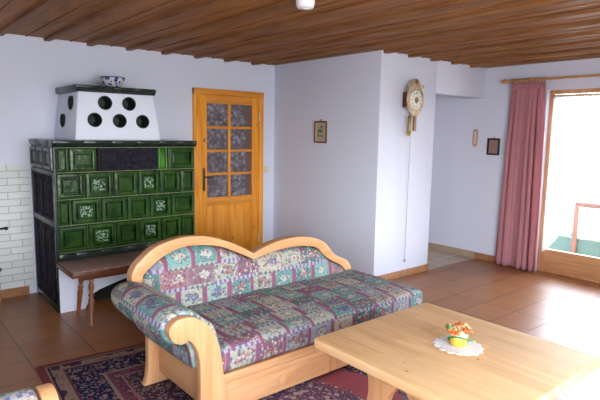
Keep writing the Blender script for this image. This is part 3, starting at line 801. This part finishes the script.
def sofa():
    s = thing('sofa', 'pine sofa with a double-humped back, one scrolled arm and patchwork upholstery', 'sofa', (-1.85, -2.65, .0105))
    sc = spline(SCROLL[:-1]+[SCROLL[-1]], 4)
    # front scroll post
    MB().prism(sc, -3.09, -3.035, 1).build('scroll_post', MAT['piney'], s, .005)
    rear = [(x-.012, z) for x, z in sc if z < .36]
    MB().prism(rear, -2.455, -2.405, 1).build('leg', MAT['piney'], s, .004)
    # back board with carved rim
    o = spline(BO, 4)+spline(BO2, 4)[1:]; i = spline(BI, 4)+spline(BI2, 4)[1:]
    N1 = 60; N2 = 50
    oa = resample(spline(BO, 4), N1)+resample(spline(BO2, 4), N2)[1:]
    ia = resample(spline(BI, 4), N1)+resample(spline(BI2, 4), N2)[1:]
    loft_band(oa, ia, -2.305, -2.245).build('back_rim', MAT['pine'], s, .006)
    board = list(oa)+[(-.872, .06), (-2.66, .06), (-2.66, .50), (-2.82, .565)]
    board = [(x+(.004 if x < -1.9 else -.004), z-.006) for x, z in board]
    MB().prism(board, -2.245, -2.215, 1).build('back_board', MAT['pine'], s)
    # back cushion
    mb = MB(); NX, NZ = 90, 12
    xs = [-2.785+(-.94+2.785)*k/(NX-1) for k in range(NX)]
    def topz(x):
        for a, b in zip(ia, ia[1:]):
            if a[0]-1e-6 <= x <= b[0]+1e-6 and b[0] > a[0]:
                f = (x-a[0])/(b[0]-a[0]); return a[1]*(1-f)+b[1]*f
        return .42
    vs = []
    for x in xs:
        zt = max(topz(x), .43)
        e = min(1, (x-xs[0])/.08, (xs[-1]-x)/.08); e = math.sqrt(max(0, 1-(1-max(e, 0))**2))
        dv = 1-.25*math.exp(-((x+1.9)/.05)**2)
        for k in range(NZ):
            tt = k/(NZ-1); z = .37+(zt-.37)*tt
            dz = min(1, (zt-z)/.07); bul = math.sqrt(max(0, 1-(1-dz)**2))
            vs.append((x, -2.25-(.085*bul*e*dv+.02*(1-tt)), z))
    fs = [(a*NZ+k, (a+1)*NZ+k, (a+1)*NZ+k+1, a*NZ+k+1) for a in range(NX-1) for k in range(NZ-1)]
    nb = len(vs)
    vs += [(x, -2.247, z) for x, y, z in vs]
    fs += [tuple(nb+q for q in reversed(f)) for f in fs]
    ring = [a*NZ for a in range(NX)]+[(NX-1)*NZ+k for k in range(1, NZ)]+[a*NZ+NZ-1 for a in range(NX-2, -1, -1)]+[k for k in range(NZ-2, 0, -1)]
    fs += [(ring[q], ring[(q+1) % len(ring)], nb+ring[(q+1) % len(ring)], nb+ring[q]) for q in range(len(ring))]
    mb.add(vs, fs); mb.build('back_cushion', MAT['fabric'], s, smooth=True, uv=lambda c, n: (c.x, c.z+.31))
    # seat cushion
    rounded_slab(-2.665, -.855, -3.075, -2.275, .262, .425, .05, .022).build('seat_cushion', MAT['fabric'], s, smooth=True, uv=lambda c, n: (c.x+.04, c.y+c.z-.02))
    # upholstered arm, following the scroll
    k0 = [p for p in SCROLL if p[1] > .27]
    arm = offset_poly(spline(k0, 4), .018)
    arm = [(min(x+.02, -2.60) if x > -2.72 else x, z) for x, z in arm]
    ca = Vector((sum(p[0] for p in arm)/len(arm), sum(p[1] for p in arm)/len(arm)))
    ys = [(-3.034, .90), (-3.028, .97), (-3.01, 1.0), (-2.8, 1.02), (-2.55, 1.02), (-2.42, .99), (-2.36, .94), (-2.325, .86), (-2.308, .74)]
    mb = MB(); n = len(arm); vs = []; al = [0]
    for q in range(n): al.append(al[-1]+(Vector(arm[(q+1) % n])-Vector(arm[q])).length)
    cc = (-2.87, .56)
    for y, k in ys:
        back = min(1, max(0, (y+3.03)/.75))
        for x, z in arm:
            sag = .016*back if x < -2.80 else 0
            vs.append((ca.x+(x-ca.x)*k-sag, y, ca.y+(z-ca.y)*k+.012*back*(z > .6)-(.012*math.sin(PI*min(1, back*1.15)) if x < -2.84 and z < .58 else 0)))
    fs = [(a*n+q, a*n+(q+1) % n, (a+1)*n+(q+1) % n, (a+1)*n+q) for a in range(len(ys)-1) for q in range(n)]
    fs += [tuple(range(n-1, -1, -1)), tuple((len(ys)-1)*n+q for q in range(n))]
    mb.add(vs, fs)
    mb.build('arm_cushion', MAT['fabric'], s, smooth=True, uv=lambda c, nn: (c.y+.05, .22*math.atan2(c.z-.50, c.x+2.80)))
    # side board, base and drawers
    MB().box(-2.745, -2.705, -3.035, -2.405, .085, .30).build('side_board', MAT['pined'], s, .004)
    MB().box(-2.655, -.88, -3.072, -3.045, .213, .264).box(-2.655, -2.632, -3.072, -3.045, .045, .213).box(-1.838, -1.78, -3.072, -3.045, .045, .213).box(-.92, -.88, -3.072, -3.045, .045, .213).build('front_rail', MAT['pine'], s, .003)
    MB().box(-2.655, -.88, -3.045, -2.245, .21, .262).build('seat_frame', MAT['pine'], s)
    MB().box(-.905, -.88, -3.045, -2.245, .045, .21).build('end_board', MAT['pined'], s, .003)
    for a, b_ in ((-2.630, -1.840), (-1.778, -.922)):
        m = MB().box(a, b_, -3.070, -3.04, .042, .211)
        d = m.build('drawer', MAT['pine'], s, .005)
        xm = a+.39 if a < -2 else (a+b_)/2
        MB().lathe([(.030, 0), (.030, .004), (.026, .009), (.020, .007), (.012, .010), (.004, .012)], (xm, -3.070, .116), (0, -1, 0), 20).build('knob', MAT['pine'], d, smooth=True)
    for x in (-.97,):
        for y in (-3.0, -2.3): MB().box(x, x+.05, y-.03, y+.03, .0105, .21).build('leg', MAT['piney'], s, .003)
sofa()

# ------------------------------------------------------------------ armchair, only its arm reaches into view
def armchair():
    s = thing('armchair', 'patchwork armchair with a pine scroll arm, at the left edge beside the rug', 'armchair', (-4.1, -3.85, 0))
    def arm(yc, sg):
        path = [(.085, .02), (.09, .3), (.08, .42), (.055, .50), (0, .545)]
        ol = [(yc-sg*.10, 0), (yc-sg*.10, .33), (yc-sg*.11, .44)]
        circ = [(yc+.10*math.cos(a)*1.0, .57+.098*math.sin(a)) for a in [PI*k/14 for k in range(-3, 18)]]
        poly = [(yc-.07, 0), (yc+.07, 0), (yc+.06, .42)]+circ+[(yc-.06, .42)]
        MB().prism(poly, -3.665, -3.61, 0).build('scroll_post', MAT['piney'], s, .008)
        prof = [(.04, -4.36), (.095, -4.345), (.103, -4.3), (.102, -3.72), (.098, -3.68), (.07, -3.665)]
        MB().lathe(prof, (0, yc, .572), (1, 0, 0), 28).build('arm_roll', MAT['fabric'], s, smooth=True, uv=lambda c, n: (c.x, .13*math.atan2(c.z-.57, c.y-yc)+.06))
        MB().box(-4.34, -3.67, yc-.055, yc+.055, .12, .50).build('arm_side', MAT['fabric'], s, .01, uv=lambda c, n: (c.x, c.z))
    arm(-3.455, 1); arm(-4.28, -1)
    rounded_slab(-4.3, -3.63, -4.2, -3.5, .27, .43, .05, .02).build('seat_cushion', MAT['fabric'], s, smooth=True, uv=lambda c, n: (c.x, c.y+c.z))
    rounded_slab(-4.52, -4.3, -4.22, -3.48, .30, .82, .06, 0).build('back_cushion', MAT['fabric'], s, smooth=True, uv=lambda c, n: (c.y, c.z))
    MB().box(-4.5, -3.65, -4.22, -3.48, .12, .27).build('seat_frame', MAT['pine'], s, .004)
    for y in (-4.28, -3.42): MB().box(-4.50, -4.44, y-.03, y+.03, 0, .5).build('leg', MAT['piney'], s, .004)
armchair()

# ------------------------------------------------------------------ coffee table
def table():
    x0, x1, y0, y1, zt = -2.385, -1.425, -4.527, -3.497, .55
    s = thing('coffee_table', 'light pine coffee table in front of the sofa', 'table', ((x0+x1)/2, (y0+y1)/2, .0105))
    def rr(x0, x1, y0, y1, r):
        p = []
        for cx, cy, a0 in ((x1-r, y1-r, 0), (x0+r, y1-r, 90), (x0+r, y0+r, 180), (x1-r, y0+r, 270)):
            for k in range(6):
                a = math.radians(a0+18*k); p.append((cx+r*math.cos(a), cy+r*math.sin(a)))
        return p
    MB().prism(rr(x0, x1, y0, y1, .03), zt-.045, zt, 2).build('table_top', MAT['table'], s, .007, seg=3)
    # at each end two splayed legs spreading from a curved head piece, tied by a rail
    yc = (y0+y1)/2
    for xa in (x0+.085, x1-.135):
        for sg in (1, -1):
            pts = [(.005, .505), (.005, .465), (.03, .445), (.07, .395), (.105, .30), (.19, .0105), (.275, .0105), (.215, .27), (.195, .37), (.20, .43), (.225, .505)]
            poly = [(yc+sg*a, z) for a, z in pts]
            MB().prism(poly, xa, xa+.05, 0).build('leg', MAT['piney'], s, .005)
    MB().box(x0+.135, x1-.135, yc-.03, yc+.03, .44, .505).build('stretcher', MAT['pine'], s, .004)
table()

# doily and flower ornament
dc = (-1.862, -4.015)
ol = []
for k in range(120):
    a = 2*PI*k/120; r = .105+.014*abs(math.sin(a*8))+.003*math.sin(3*a)
    ol.append((dc[0]+r*math.cos(a), dc[1]+r*math.sin(a)*1.04))
t = NT('white_crochet'); dd_, _ = t.voro(t.coord(), 90)
t.bump(dd_, .6, .004); t.out(t.mix(dd_, (.86, .86, .86), (.7, .68, .66)), .95, 0, .1)
recentre(tag(MB().prism(ol, .5501, .554, 2).build('doily', t.m), 'white crochet doily with a scalloped edge on the coffee table', 'doily'))
def ornament():
    x, y, z = -1.862, -4.015, .554
    s = thing('flower_ornament', 'small yellow pot wreathed in orange flowers standing on the white doily', 'ornament', (x, y, z))
    MB().lathe([(.030, 0), (.038, .004), (.042, .02), (.043, .035), (.041, .046)], (x, y, z), n=24).build('pot', plain('yellow_ceramic', (.72, .44, .05), .3, scale=50), s, smooth=True)
    MB().lathe([(.041, .046), (.046, .052), (.047, .066), (.043, .078), (.038, .082), (.001, .082)], (x, y, z), n=24, cap=False).build('pot_collar', plain('cream_ceramic', (.80, .70, .50), .35), s, smooth=True)
    rnd = random.Random(5); om = plain('orange_petals', (.66, .15, .02), .6, var=.35, scale=60); om2 = plain('peach_petals', (.80, .48, .22), .6, var=.2, scale=60)
    for k in range(16):
        a = 2*PI*k/16; rr = .052; fx, fy, fz = x+rr*math.cos(a), y+rr*math.sin(a), z+.084+.010*math.sin(3*a+1)
        m = MB()
        for q in range(5):
            b = 2*PI*q/5+k; m.ball((fx+.009*math.cos(b), fy+.009*math.sin(b), fz+.004*math.sin(b*2)), (.009, .009, .006), 8, 5)
        m.ball((fx, fy, fz+.006), .005, 8, 5)
        m.build('flower', om if k % 5 else om2, s, smooth=True)
    m = MB()
    for k in range(9):
        a = 2*PI*k/9+.3; m.ball((x+.025*math.cos(a), y+.025*math.sin(a), z+.086), (.011, .011, .008), 8, 5)
    m.ball((x, y, z+.086), .013, 8, 6)
    m.build('blossom_filling', om2, s, smooth=True)
    g = [(x+(.050+.02*max(0, math.sin(a-3.6)))*math.cos(a), y+(.050+.02*max(0, math.sin(a-3.6)))*math.sin(a), z+.030+.028*math.sin(a-2.2)) for a in [2*PI*k/40 for k in range(40)]]
    MB().tube(g, .0045, 8, True).build('green_garland', plain('green_cord', (.05, .20, .05), .6), s, smooth=True)
    m = MB()
    for a in (2.6, 2.9): m.ball((x+.058*math.cos(a), y+.058*math.sin(a), z+.100), (.016, .010, .007), 10, 6)
    m.build('leaf', plain('green_leaf', (.07, .25, .06), .5), s, smooth=True)
    m = MB().ball((x-.005, y-.052, z+.082), (.022, .011, .010), 12, 8).ball((x+.014, y-.052, z+.090), .009, 10, 6)
    m.build('bird', plain('brown_bird', (.22, .10, .05), .5), s, smooth=True)
ornament()

# ------------------------------------------------------------------ curtain, rod and lace
def curtain_mat():
    t = NT('dusty_pink_curtain'); o = t.coord()
    n = t.noise(t.mapping(o, (200, 200, 3)), 1.5, 2); n2 = t.noise(t.mapping(o, (3, 3, 220)), 1.5, 2)
    c = t.mix(t.math('MULTIPLY', t.math('ADD', n, n2), .5), (.58, .255, .29), (.78, .41, .44))
    t.out(c, .85, 0, .15)
    tl = t.n.new('ShaderNodeBsdfTranslucent'); t.l.new(c, tl.inputs[0])
    mx = t.n.new('ShaderNodeMixShader'); mx.inputs[0].default_value = .42
    t.l.new(t.b.outputs[0], mx.inputs[1]); t.l.new(tl.outputs[0], mx.inputs[2]); t.l.new(mx.outputs[0], t.n['Material Output'].inputs[0])
    return t.m
def curtain():
    s = thing('curtain', 'dusty pink floor-length curtain gathered left of the balcony door', 'curtain', (1.88, -2.4, 0))
    mb = MB(); NU, NV = 150, 36; vs = []
    zt, zb = 2.203, .012
    for j in range(NV):
        v = j/(NV-1); z = zt+(zb-zt)*v
        for i in range(NU):
            u = i/(NU-1)
            yt = -2.185-u*.40; yb = -2.10-u*.545
            w = v**.8
            y = yt+(yb-yt)*w
            am = (.008+.018*min(1, v*3))*(.6+.5*math.sin(u*7+2))
            ph = u*2*PI*6.6+1.1*math.sin(u*9+.6)+.5*math.sin(v*3+u*4)
            x = 1.893+am*math.sin(ph)+(.004+.018*v)*math.sin(u*2*PI*2.7+1)+.003*math.sin(u*2*PI*17)*(1-v)
            y += .010*math.sin(2*ph)
            vs.append((x, y, z+(.004*math.sin(ph) if j == NV-1 else 0)))
    fs = [(j*NU+i, j*NU+i+1, (j+1)*NU+i+1, (j+1)*NU+i) for j in range(NV-1) for i in range(NU-1)]
    o = mb.add(vs, fs).build('curtain_cloth', curtain_mat(), s, smooth=True)
    md = o.modifiers.new('thickness', 'SOLIDIFY'); md.thickness = .003
    m = MB()
    hv = []
    for j in range(5):
        for i in range(NU):
            u = i/(NU-1); ph = u*2*PI*20
            hv.append((1.883+.007*math.sin(ph)-.003, -2.185-u*.40, 2.211-.018*j))
    fs = [(j*NU+i, j*NU+i+1, (j+1)*NU+i+1, (j+1)*NU+i) for j in range(4) for i in range(NU-1)]
    o = m.add(hv, fs).build('heading_tape', curtain_mat(), s, smooth=True)
    md = o.modifiers.new('thickness', 'SOLIDIFY'); md.thickness = .003
curtain()
def rod():
    s = thing('curtain_rod', 'turned wooden curtain rod with rings above the balcony door', 'curtain rod', (1.88, -3.3, 2.24))
    MB().tube([(1.88, -2.13, 2.243), (1.88, -4.7, 2.243)], .013, 14).build('rod', MAT['rod'], s, smooth=True)
    MB().lathe([(.013, 0), (.022, .008), (.014, .02), (.026, .036), (.026, .05), (.012, .066), (.016, .078), (.004, .092)], (1.88, -2.13, 2.243), (0, 1, 0), 16).build('finial', MAT['rod'], s, smooth=True)
    for k in range(11):
        y = -2.19-.0385*k
        pts = [(1.88+.022*math.cos(a), y+.003*math.sin(a), 2.243+.022*math.sin(a)) for a in [2*PI*q/18 for q in range(18)]]
        MB().tube(pts, .0055, 8, True).build('ring', MAT['rod'], s, smooth=True)
    for y in (-2.165, -4.6):
        MB().tube([(1.97, y, 2.225), (1.88, y, 2.225)], .009, 10).build('bracket', MAT['rod'], s, smooth=True)
rod()
def lace():
    t = NT('white_net_lace'); o = t.coord()
    df = t.n.new('ShaderNodeBsdfDiffuse'); tl = t.n.new('ShaderNodeBsdfTranslucent'); tr = t.n.new('ShaderNodeBsdfTransparent')
    for q in (df, tl): q.inputs[0].default_value = (.93, .93, .94, 1)
    a = t.n.new('ShaderNodeMixShader'); a.inputs[0].default_value = .55; t.l.new(df.outputs[0], a.inputs[1]); t.l.new(tl.outputs[0], a.inputs[2])
    d, _ = t.voro(o, 60)
    m = t.n.new('ShaderNodeMixShader'); t.l.new(t.math('ADD', .62, t.math('MULTIPLY', d, .3)), m.inputs[0])
    t.l.new(tr.outputs[0], m.inputs[1]); t.l.new(a.outputs[0], m.inputs[2]); t.l.new(m.outputs[0], t.n['Material Output'].inputs[0])
    s = thing('lace_curtain', 'sheer white lace curtain hanging inside the balcony door glass', 'curtain', (2.02, -2.8, .27))
    mb = MB(); NU, NV = 90, 30; vs = []
    y0 = -2.625
    for j in range(NV):
        v = j/(NV-1)
        for i in range(NU):
            u = i/(NU-1)
            # long on the frame side, swept up towards the middle
            wid = .13+.62*min(1, (1-v)*1.15)**1.0+.02*math.sin(v*9)
            z = 2.045-(2.045-.225)*v+.02*u*math.sin(u*9)*v
            y = y0-u*wid*(1.0)
            vs.append((2.015+.008*math.sin(u*2*PI*11), y, z+.15*u*v))
    fs = [(j*NU+i, j*NU+i+1, (j+1)*NU+i+1, (j+1)*NU+i) for j in range(NV-1) for i in range(NU-1)]
    mb.add(vs, fs).build('side_panel', t.m, s, smooth=True)
    mb = MB(); vs = []
    for j in range(5):
        v = j/4
        for i in range(240):
            u = i/239; y = -2.63-u*1.66
            z = 2.055-.075*v+(.018*abs(math.sin(u*PI*17)) if j == 4 else 0)
            vs.append((2.008+.010*math.sin(u*2*PI*48), y, z))
    fs = [(j*240+i, j*240+i+1, (j+1)*240+i+1, (j+1)*240+i) for j in range(4) for i in range(239)]
    mb.add(vs, fs).build('ruffle', t.m, s, smooth=True)
    MB().tube([(2.015, -2.615, 2.05), (2.015, -4.31, 2.05)], .004, 8).build('lace_rod', MAT['brass'], s, smooth=True)
lace()

# ------------------------------------------------------------------ clock on the wall
def clock():
    x, z = .42, 1.975; yf = -1.915
    s = thing('wall_clock', 'ornate gilded wall clock with brass weights on the white wall', 'clock', (x, YC, 1.57))
    MB().box(.36, .50, -1.90, YC, 1.885, 2.04).build('case', MAT['dark'], s, .003)
    half = [(0, -.192), (.045, -.185), (.075, -.155), (.10, -.125), (.128, -.08), (.138, -.02), (.130, .045), (.105, .085), (.088, .105), (.095, .128), (.07, .150), (.062, .175), (.035, .196), (0, .204)]
    R = spline(half, 4); poly = [(x+a, z+b) for a, b in R]+[(x-a, z+b) for a, b in reversed(R[1:-1])]
    t = NT('embossed_gilt_shield'); o = t.coord(); d, _ = t.voro(o, 34); n = t.noise(o, 34, 3, .6, .8)
    t.bump(t.math('ADD', d, n), .8, .006)
    t.out(t.ramp(n, [(.35, (.30, .20, .11)), (.5, (.50, .37, .22)), (.68, (.60, .50, .36))]), .4, .25)
    f = MB().prism(poly, yf, yf+.015, 1).build('shield', t.m, s, .004)
    for sx in (-1, 1):
        m = MB()
        m.tube([(x+sx*.085, yf+.004, z+.115), (x+sx*.11, yf, z+.112), (x+sx*.125, yf, z+.128), (x+sx*.115, yf, z+.142)], .007, 8)
        m.build('side_scroll', MAT['gold'], s, smooth=True)
    MB().ball((x, yf-.004, z+.165), (.026, .010, .024), 12, 8).build('crest_ornament', MAT['brass'], s, smooth=True)
    MB().lathe([(.098, 0), (.098, .006), (.090, .009), (.001, .009)], (x, yf, z-.02), (0, -1, 0), 40, cap=False).build('dial', plain('enamel_dial', (.78, .76, .68), .3, 0, .5, .03), s, smooth=True)
    MB().lathe([(.034, .009), (.034, .012), (.001, .013)], (x, yf, z-.02), (0, -1, 0), 28, cap=False).build('dial_centre', MAT['brass'], s, smooth=True)
    bl = MAT['black']
    # roman hour numerals made of strokes
    ROM = ['XII', 'I', 'II', 'III', 'IIII', 'V', 'VI', 'VII', 'VIII', 'IX', 'X', 'XI']
    for k, r in enumerate(ROM):
        a = math.radians(90-30*k); cx, cz = x+.074*math.cos(a), z-.02+.074*math.sin(a)
        rx, rz = math.sin(a), -math.cos(a); ux, uz = math.cos(a), math.sin(a)
        wds = {'I': .0055, 'V': .011, 'X': .011}; tot = sum(wds[c] for c in r); p = -tot/2
        m = MB()
        def stroke(a0, b0, a1, b1, w=.0013):
            P = [(cx+rx*a0+ux*b0, cz+rz*a0+uz*b0), (cx+rx*a1+ux*b1, cz+rz*a1+uz*b1)]
            dv = Vector((P[1][0]-P[0][0], P[1][1]-P[0][1])).normalized(); nx, nz = -dv.y*w, dv.x*w
            m.prism([(P[0][0]+nx, P[0][1]+nz), (P[1][0]+nx, P[1][1]+nz), (P[1][0]-nx, P[1][1]-nz), (P[0][0]-nx, P[0][1]-nz)], yf-.0105, yf-.0085, 1)
        for c in r:
            w = wds[c]; h = .011
            if c == 'I': stroke(p+w/2, -h, p+w/2, h)
            if c == 'V': stroke(p+.001, h, p+w/2, -h); stroke(p+w-.001, h, p+w/2, -h, .0008)
            if c == 'X': stroke(p+.001, h, p+w-.001, -h); stroke(p+.001, -h, p+w-.001, h, .0008)
            p += w
        m.build('numeral', bl, s)
    for ang, L, w in ((math.radians(-10), .045, .004), (math.radians(-95), .066, .003)):
        dx, dz = math.cos(ang), math.sin(ang)
        MB().prism([(x+dx*L, z-.02+dz*L), (x-dz*w, z-.02+dx*w), (x-dx*.012, z-.02-dz*.012), (x+dz*w, z-.02-dx*w)], yf-.016, yf-.0145, 1).build('hand', bl, s)
    for wx, zb, zt, gold in ((.385, 1.625, 1.79, True), (.475, 1.63, 1.80, False)):
        MB().tube([(wx, -1.87, zt), (wx, -1.87, 1.89)], .003, 6).build('chain', MAT['brass'], s)
        MB().lathe([(.006, 0), (.019, .006), (.020, .012), (.020, zt-zb-.014), (.017, zt-zb-.006), (.005, zt-zb)], (wx, -1.87, zb), n=18).build('weight', MAT['brass'], s, smooth=True)
    MB().lathe([(.002, -.05), (.012, -.042), (.026, -.02), (.028, -.008), (.014, 0)], (.385, -1.87, 1.625), n=16).build('finial', MAT['gold'], s, smooth=True)
    lc = plain('pale_chain', (.52, .46, .44), .5, .2)
    MB().tube([(.43, -1.86, 1.89), (.435, -1.85, 1.2), (.44, -1.845, .22)], .005, 6).build('pull_chain', lc, s)
    MB().tube([(.44+.012*math.cos(a), -1.845, .205+.015*math.sin(a)) for a in [2*PI*k/12 for k in range(12)]], .004, 6, True).build('chain_ring', bl, s, smooth=True)
clock()

# ------------------------------------------------------------------ pictures, thermometer, switch, detector
def picture_y(name, label, x, y0, y1, z0, z1, fw_, fm, am, sgn=-1):
    s = thing(name, label, 'picture', (x, (y0+y1)/2, z0))
    a, b = x, x+sgn*.016
    xa, xb = min(a, b), max(a, b)
    MB().box(xa, xb, y0, y0+fw_, z0, z1).box(xa, xb, y1-fw_, y1, z0, z1).box(xa, xb, y0+fw_, y1-fw_, z0, z0+fw_).box(xa, xb, y0+fw_, y1-fw_, z1-fw_, z1).build('picture_frame', fm, s, .003)
    MB().box(x-.008, x, y0+fw_, y1-fw_, z0+fw_, z1-fw_).build('picture_print', am, s)
    ym = (y0+y1)/2
    MB().tube([(x-.005+0*a, ym+.012*math.cos(a), z1+.008+.010*math.sin(a)) for a in [2*PI*k/12 for k in range(12)]], .003, 6, True).build('hanging_ring', MAT['brass'], s)
    return s
t = NT('botanical_print'); o_ = t.coord(); x_ = t.sep(o_)
blob = t.noise(o_, 26, 3, .6); cen = t.math('LESS_THAN', t.math('ABSOLUTE', x_[1]), .045)
zz = t.math('MULTIPLY', t.math('GREATER_THAN', x_[2], .06), t.math('LESS_THAN', x_[2], .20))
k_ = t.math('MULTIPLY', t.math('MULTIPLY', cen, zz), t.math('GREATER_THAN', blob, .52))
mt = t.math('LESS_THAN', t.math('ABSOLUTE', x_[1]), .066)
t.out(t.mix(k_, t.mix(mt, (.60, .52, .38), (.42, .40, .26)), (.05, .075, .09)), .5)
picture_y('framed_picture', 'small brown-framed flower picture on the wall between door and clock', 0, -1.008, -.795, 1.478, 1.732, .020, wood('picture_frame_wood', (.14, .05, .025), (.22, .085, .04), (.3, .13, .06), axis=2), t.m)
t = NT('dark_figure_print'); o_ = t.coord(); x_ = t.sep(o_)
n_ = t.noise(o_, 30, 4, .6); md_ = t.math('LESS_THAN', t.math('ABSOLUTE', x_[1]), .05)
k_ = t.math('MULTIPLY', md_, t.math('GREATER_THAN', n_, .47))
t.out(t.mix(k_, (.24, .22, .20), (.32, .14, .11)), .35)
picture_y('framed_picture', 'small black-framed picture on the right wall beside the curtain', XD, -2.035, -1.868, 1.355, 1.565, .022, MAT['black'], t.m)

def thermometer():
    s = thing('thermometer', 'oval wooden wall thermometer near the passage', 'thermometer', (XD, -1.69, 1.45))
    poly = [(-1.692+.034*math.cos(a), 1.565+(.078 if math.sin(a) > 0 else -.078)+.034*math.sin(a)) for a in [2*PI*k/32 for k in range(32)]]
    MB().prism(poly, XD-.014, XD, 0).build('back_board', wood('thermometer_wood', (.35, .22, .12), (.46, .31, .18), (.55, .38, .24), axis=2), s, .003)
    MB().box(XD-.018, XD-.014, -1.709, -1.675, 1.485, 1.645).build('scale_plate', plain('cream_scale', (.72, .66, .56), .4), s, .001)
    m = MB()
    for k in range(15): m.box(XD-.0187, XD-.018, -1.705, -1.697, 1.495+.01*k, 1.4965+.01*k)
    m.build('scale_marks', MAT['black'], s)
    MB().lathe([(.003, 0), (.003, .13)], (XD-.020, -1.69, 1.50), n=10).ball((XD-.020, -1.69, 1.498), .006, 10, 6).build('glass_tube', plain('red_spirit_tube', (.40, .12, .10), .15), s, smooth=True)
    MB().ball((XD-.016, -1.692, 1.662), (.004, .006, .006), 10, 6).build('screw', MAT['brass'], s, smooth=True)
thermometer()

s = thing('light_switch', 'cream light switch on the wall right of the wooden door', 'light switch', (-.112, 0, 1.08))
MB().box(-.152, -.072, -.009, 0, 1.074, 1.154).build('switch_plate', MAT['cream'], s, .003)
MB().box(-.139, -.085, -.014, -.008, 1.087, 1.141).build('rocker', MAT['cream'], s, .003)
s = thing('smoke_detector', 'round white smoke detector on the wooden ceiling', 'smoke detector', (-1.955, -2.89, 2.35))
MB().lathe([(.058, .085), (.058, .03), (.052, .006), (.046, 0), (.001, 0)], (-1.955, -2.89, 2.35), n=32, cap=False).build('housing', MAT['white'], s, smooth=True)
MB().lathe([(.022, -.001), (.020, -.005), (.001, -.006)], (-1.955, -2.89, 2.35), n=20, cap=False).build('sensor_cap', MAT['white'], s, smooth=True)

# ------------------------------------------------------------------ fireside things at the left edge
s = thing('coal_scuttle', 'black metal scuttle on a low wooden stand at the left edge', 'scuttle', (-3.375, -.2, .085))
MB().lathe([(.085, 0), (.09, .01), (.105, .12), (.13, .2), (.17, .25), (.166, .252), (.12, .19), (.095, .11), (.08, .015), (.001, .012)], (-3.375, -.2, .085), n=28, cap=False).build('bucket', MAT['black'], s, smooth=True)
MB().tube([(-3.375+.15*math.cos(a), -.2, .315+.10*math.sin(a)) for a in [PI*k/14 for k in range(15)]], .006, 8).build('bail_handle', MAT['black'], s, smooth=True)
s = thing('stand', 'low orange wooden stand under the black scuttle', 'stand', (-3.375, -.2, 0))
MB().box(-3.50, -3.245, -.31, -.09, .055, .085).build('stand_top', MAT['doorh'], s, .004)
for x in (-3.49, -3.285):
    for y in (-.30, -.13): MB().box(x, x+.035, y, y+.035, 0, .055).build('foot', MAT['doorh'], s, .003)
s = thing('wall_hook', 'black iron hook bar on the white brick wainscot', 'hook', (-3.2, -.01, .67))
MB().box(-3.36, -3.30, -.018, -.010, .63, .72).build('back_plate', MAT['black'], s, .003)
MB().tube([(-3.33, -.014, .675), (-3.33, -.06, .675), (-3.31, -.075, .675), (-3.135, -.075, .675)], .008, 8).build('bar', MAT['black'], s, smooth=True)
MB().ball((-3.13, -.075, .675), .017, 12, 8).build('bar_knob', MAT['black'], s, smooth=True)

for o in bpy.data.objects:
    if '_o' in o: del o['_o']
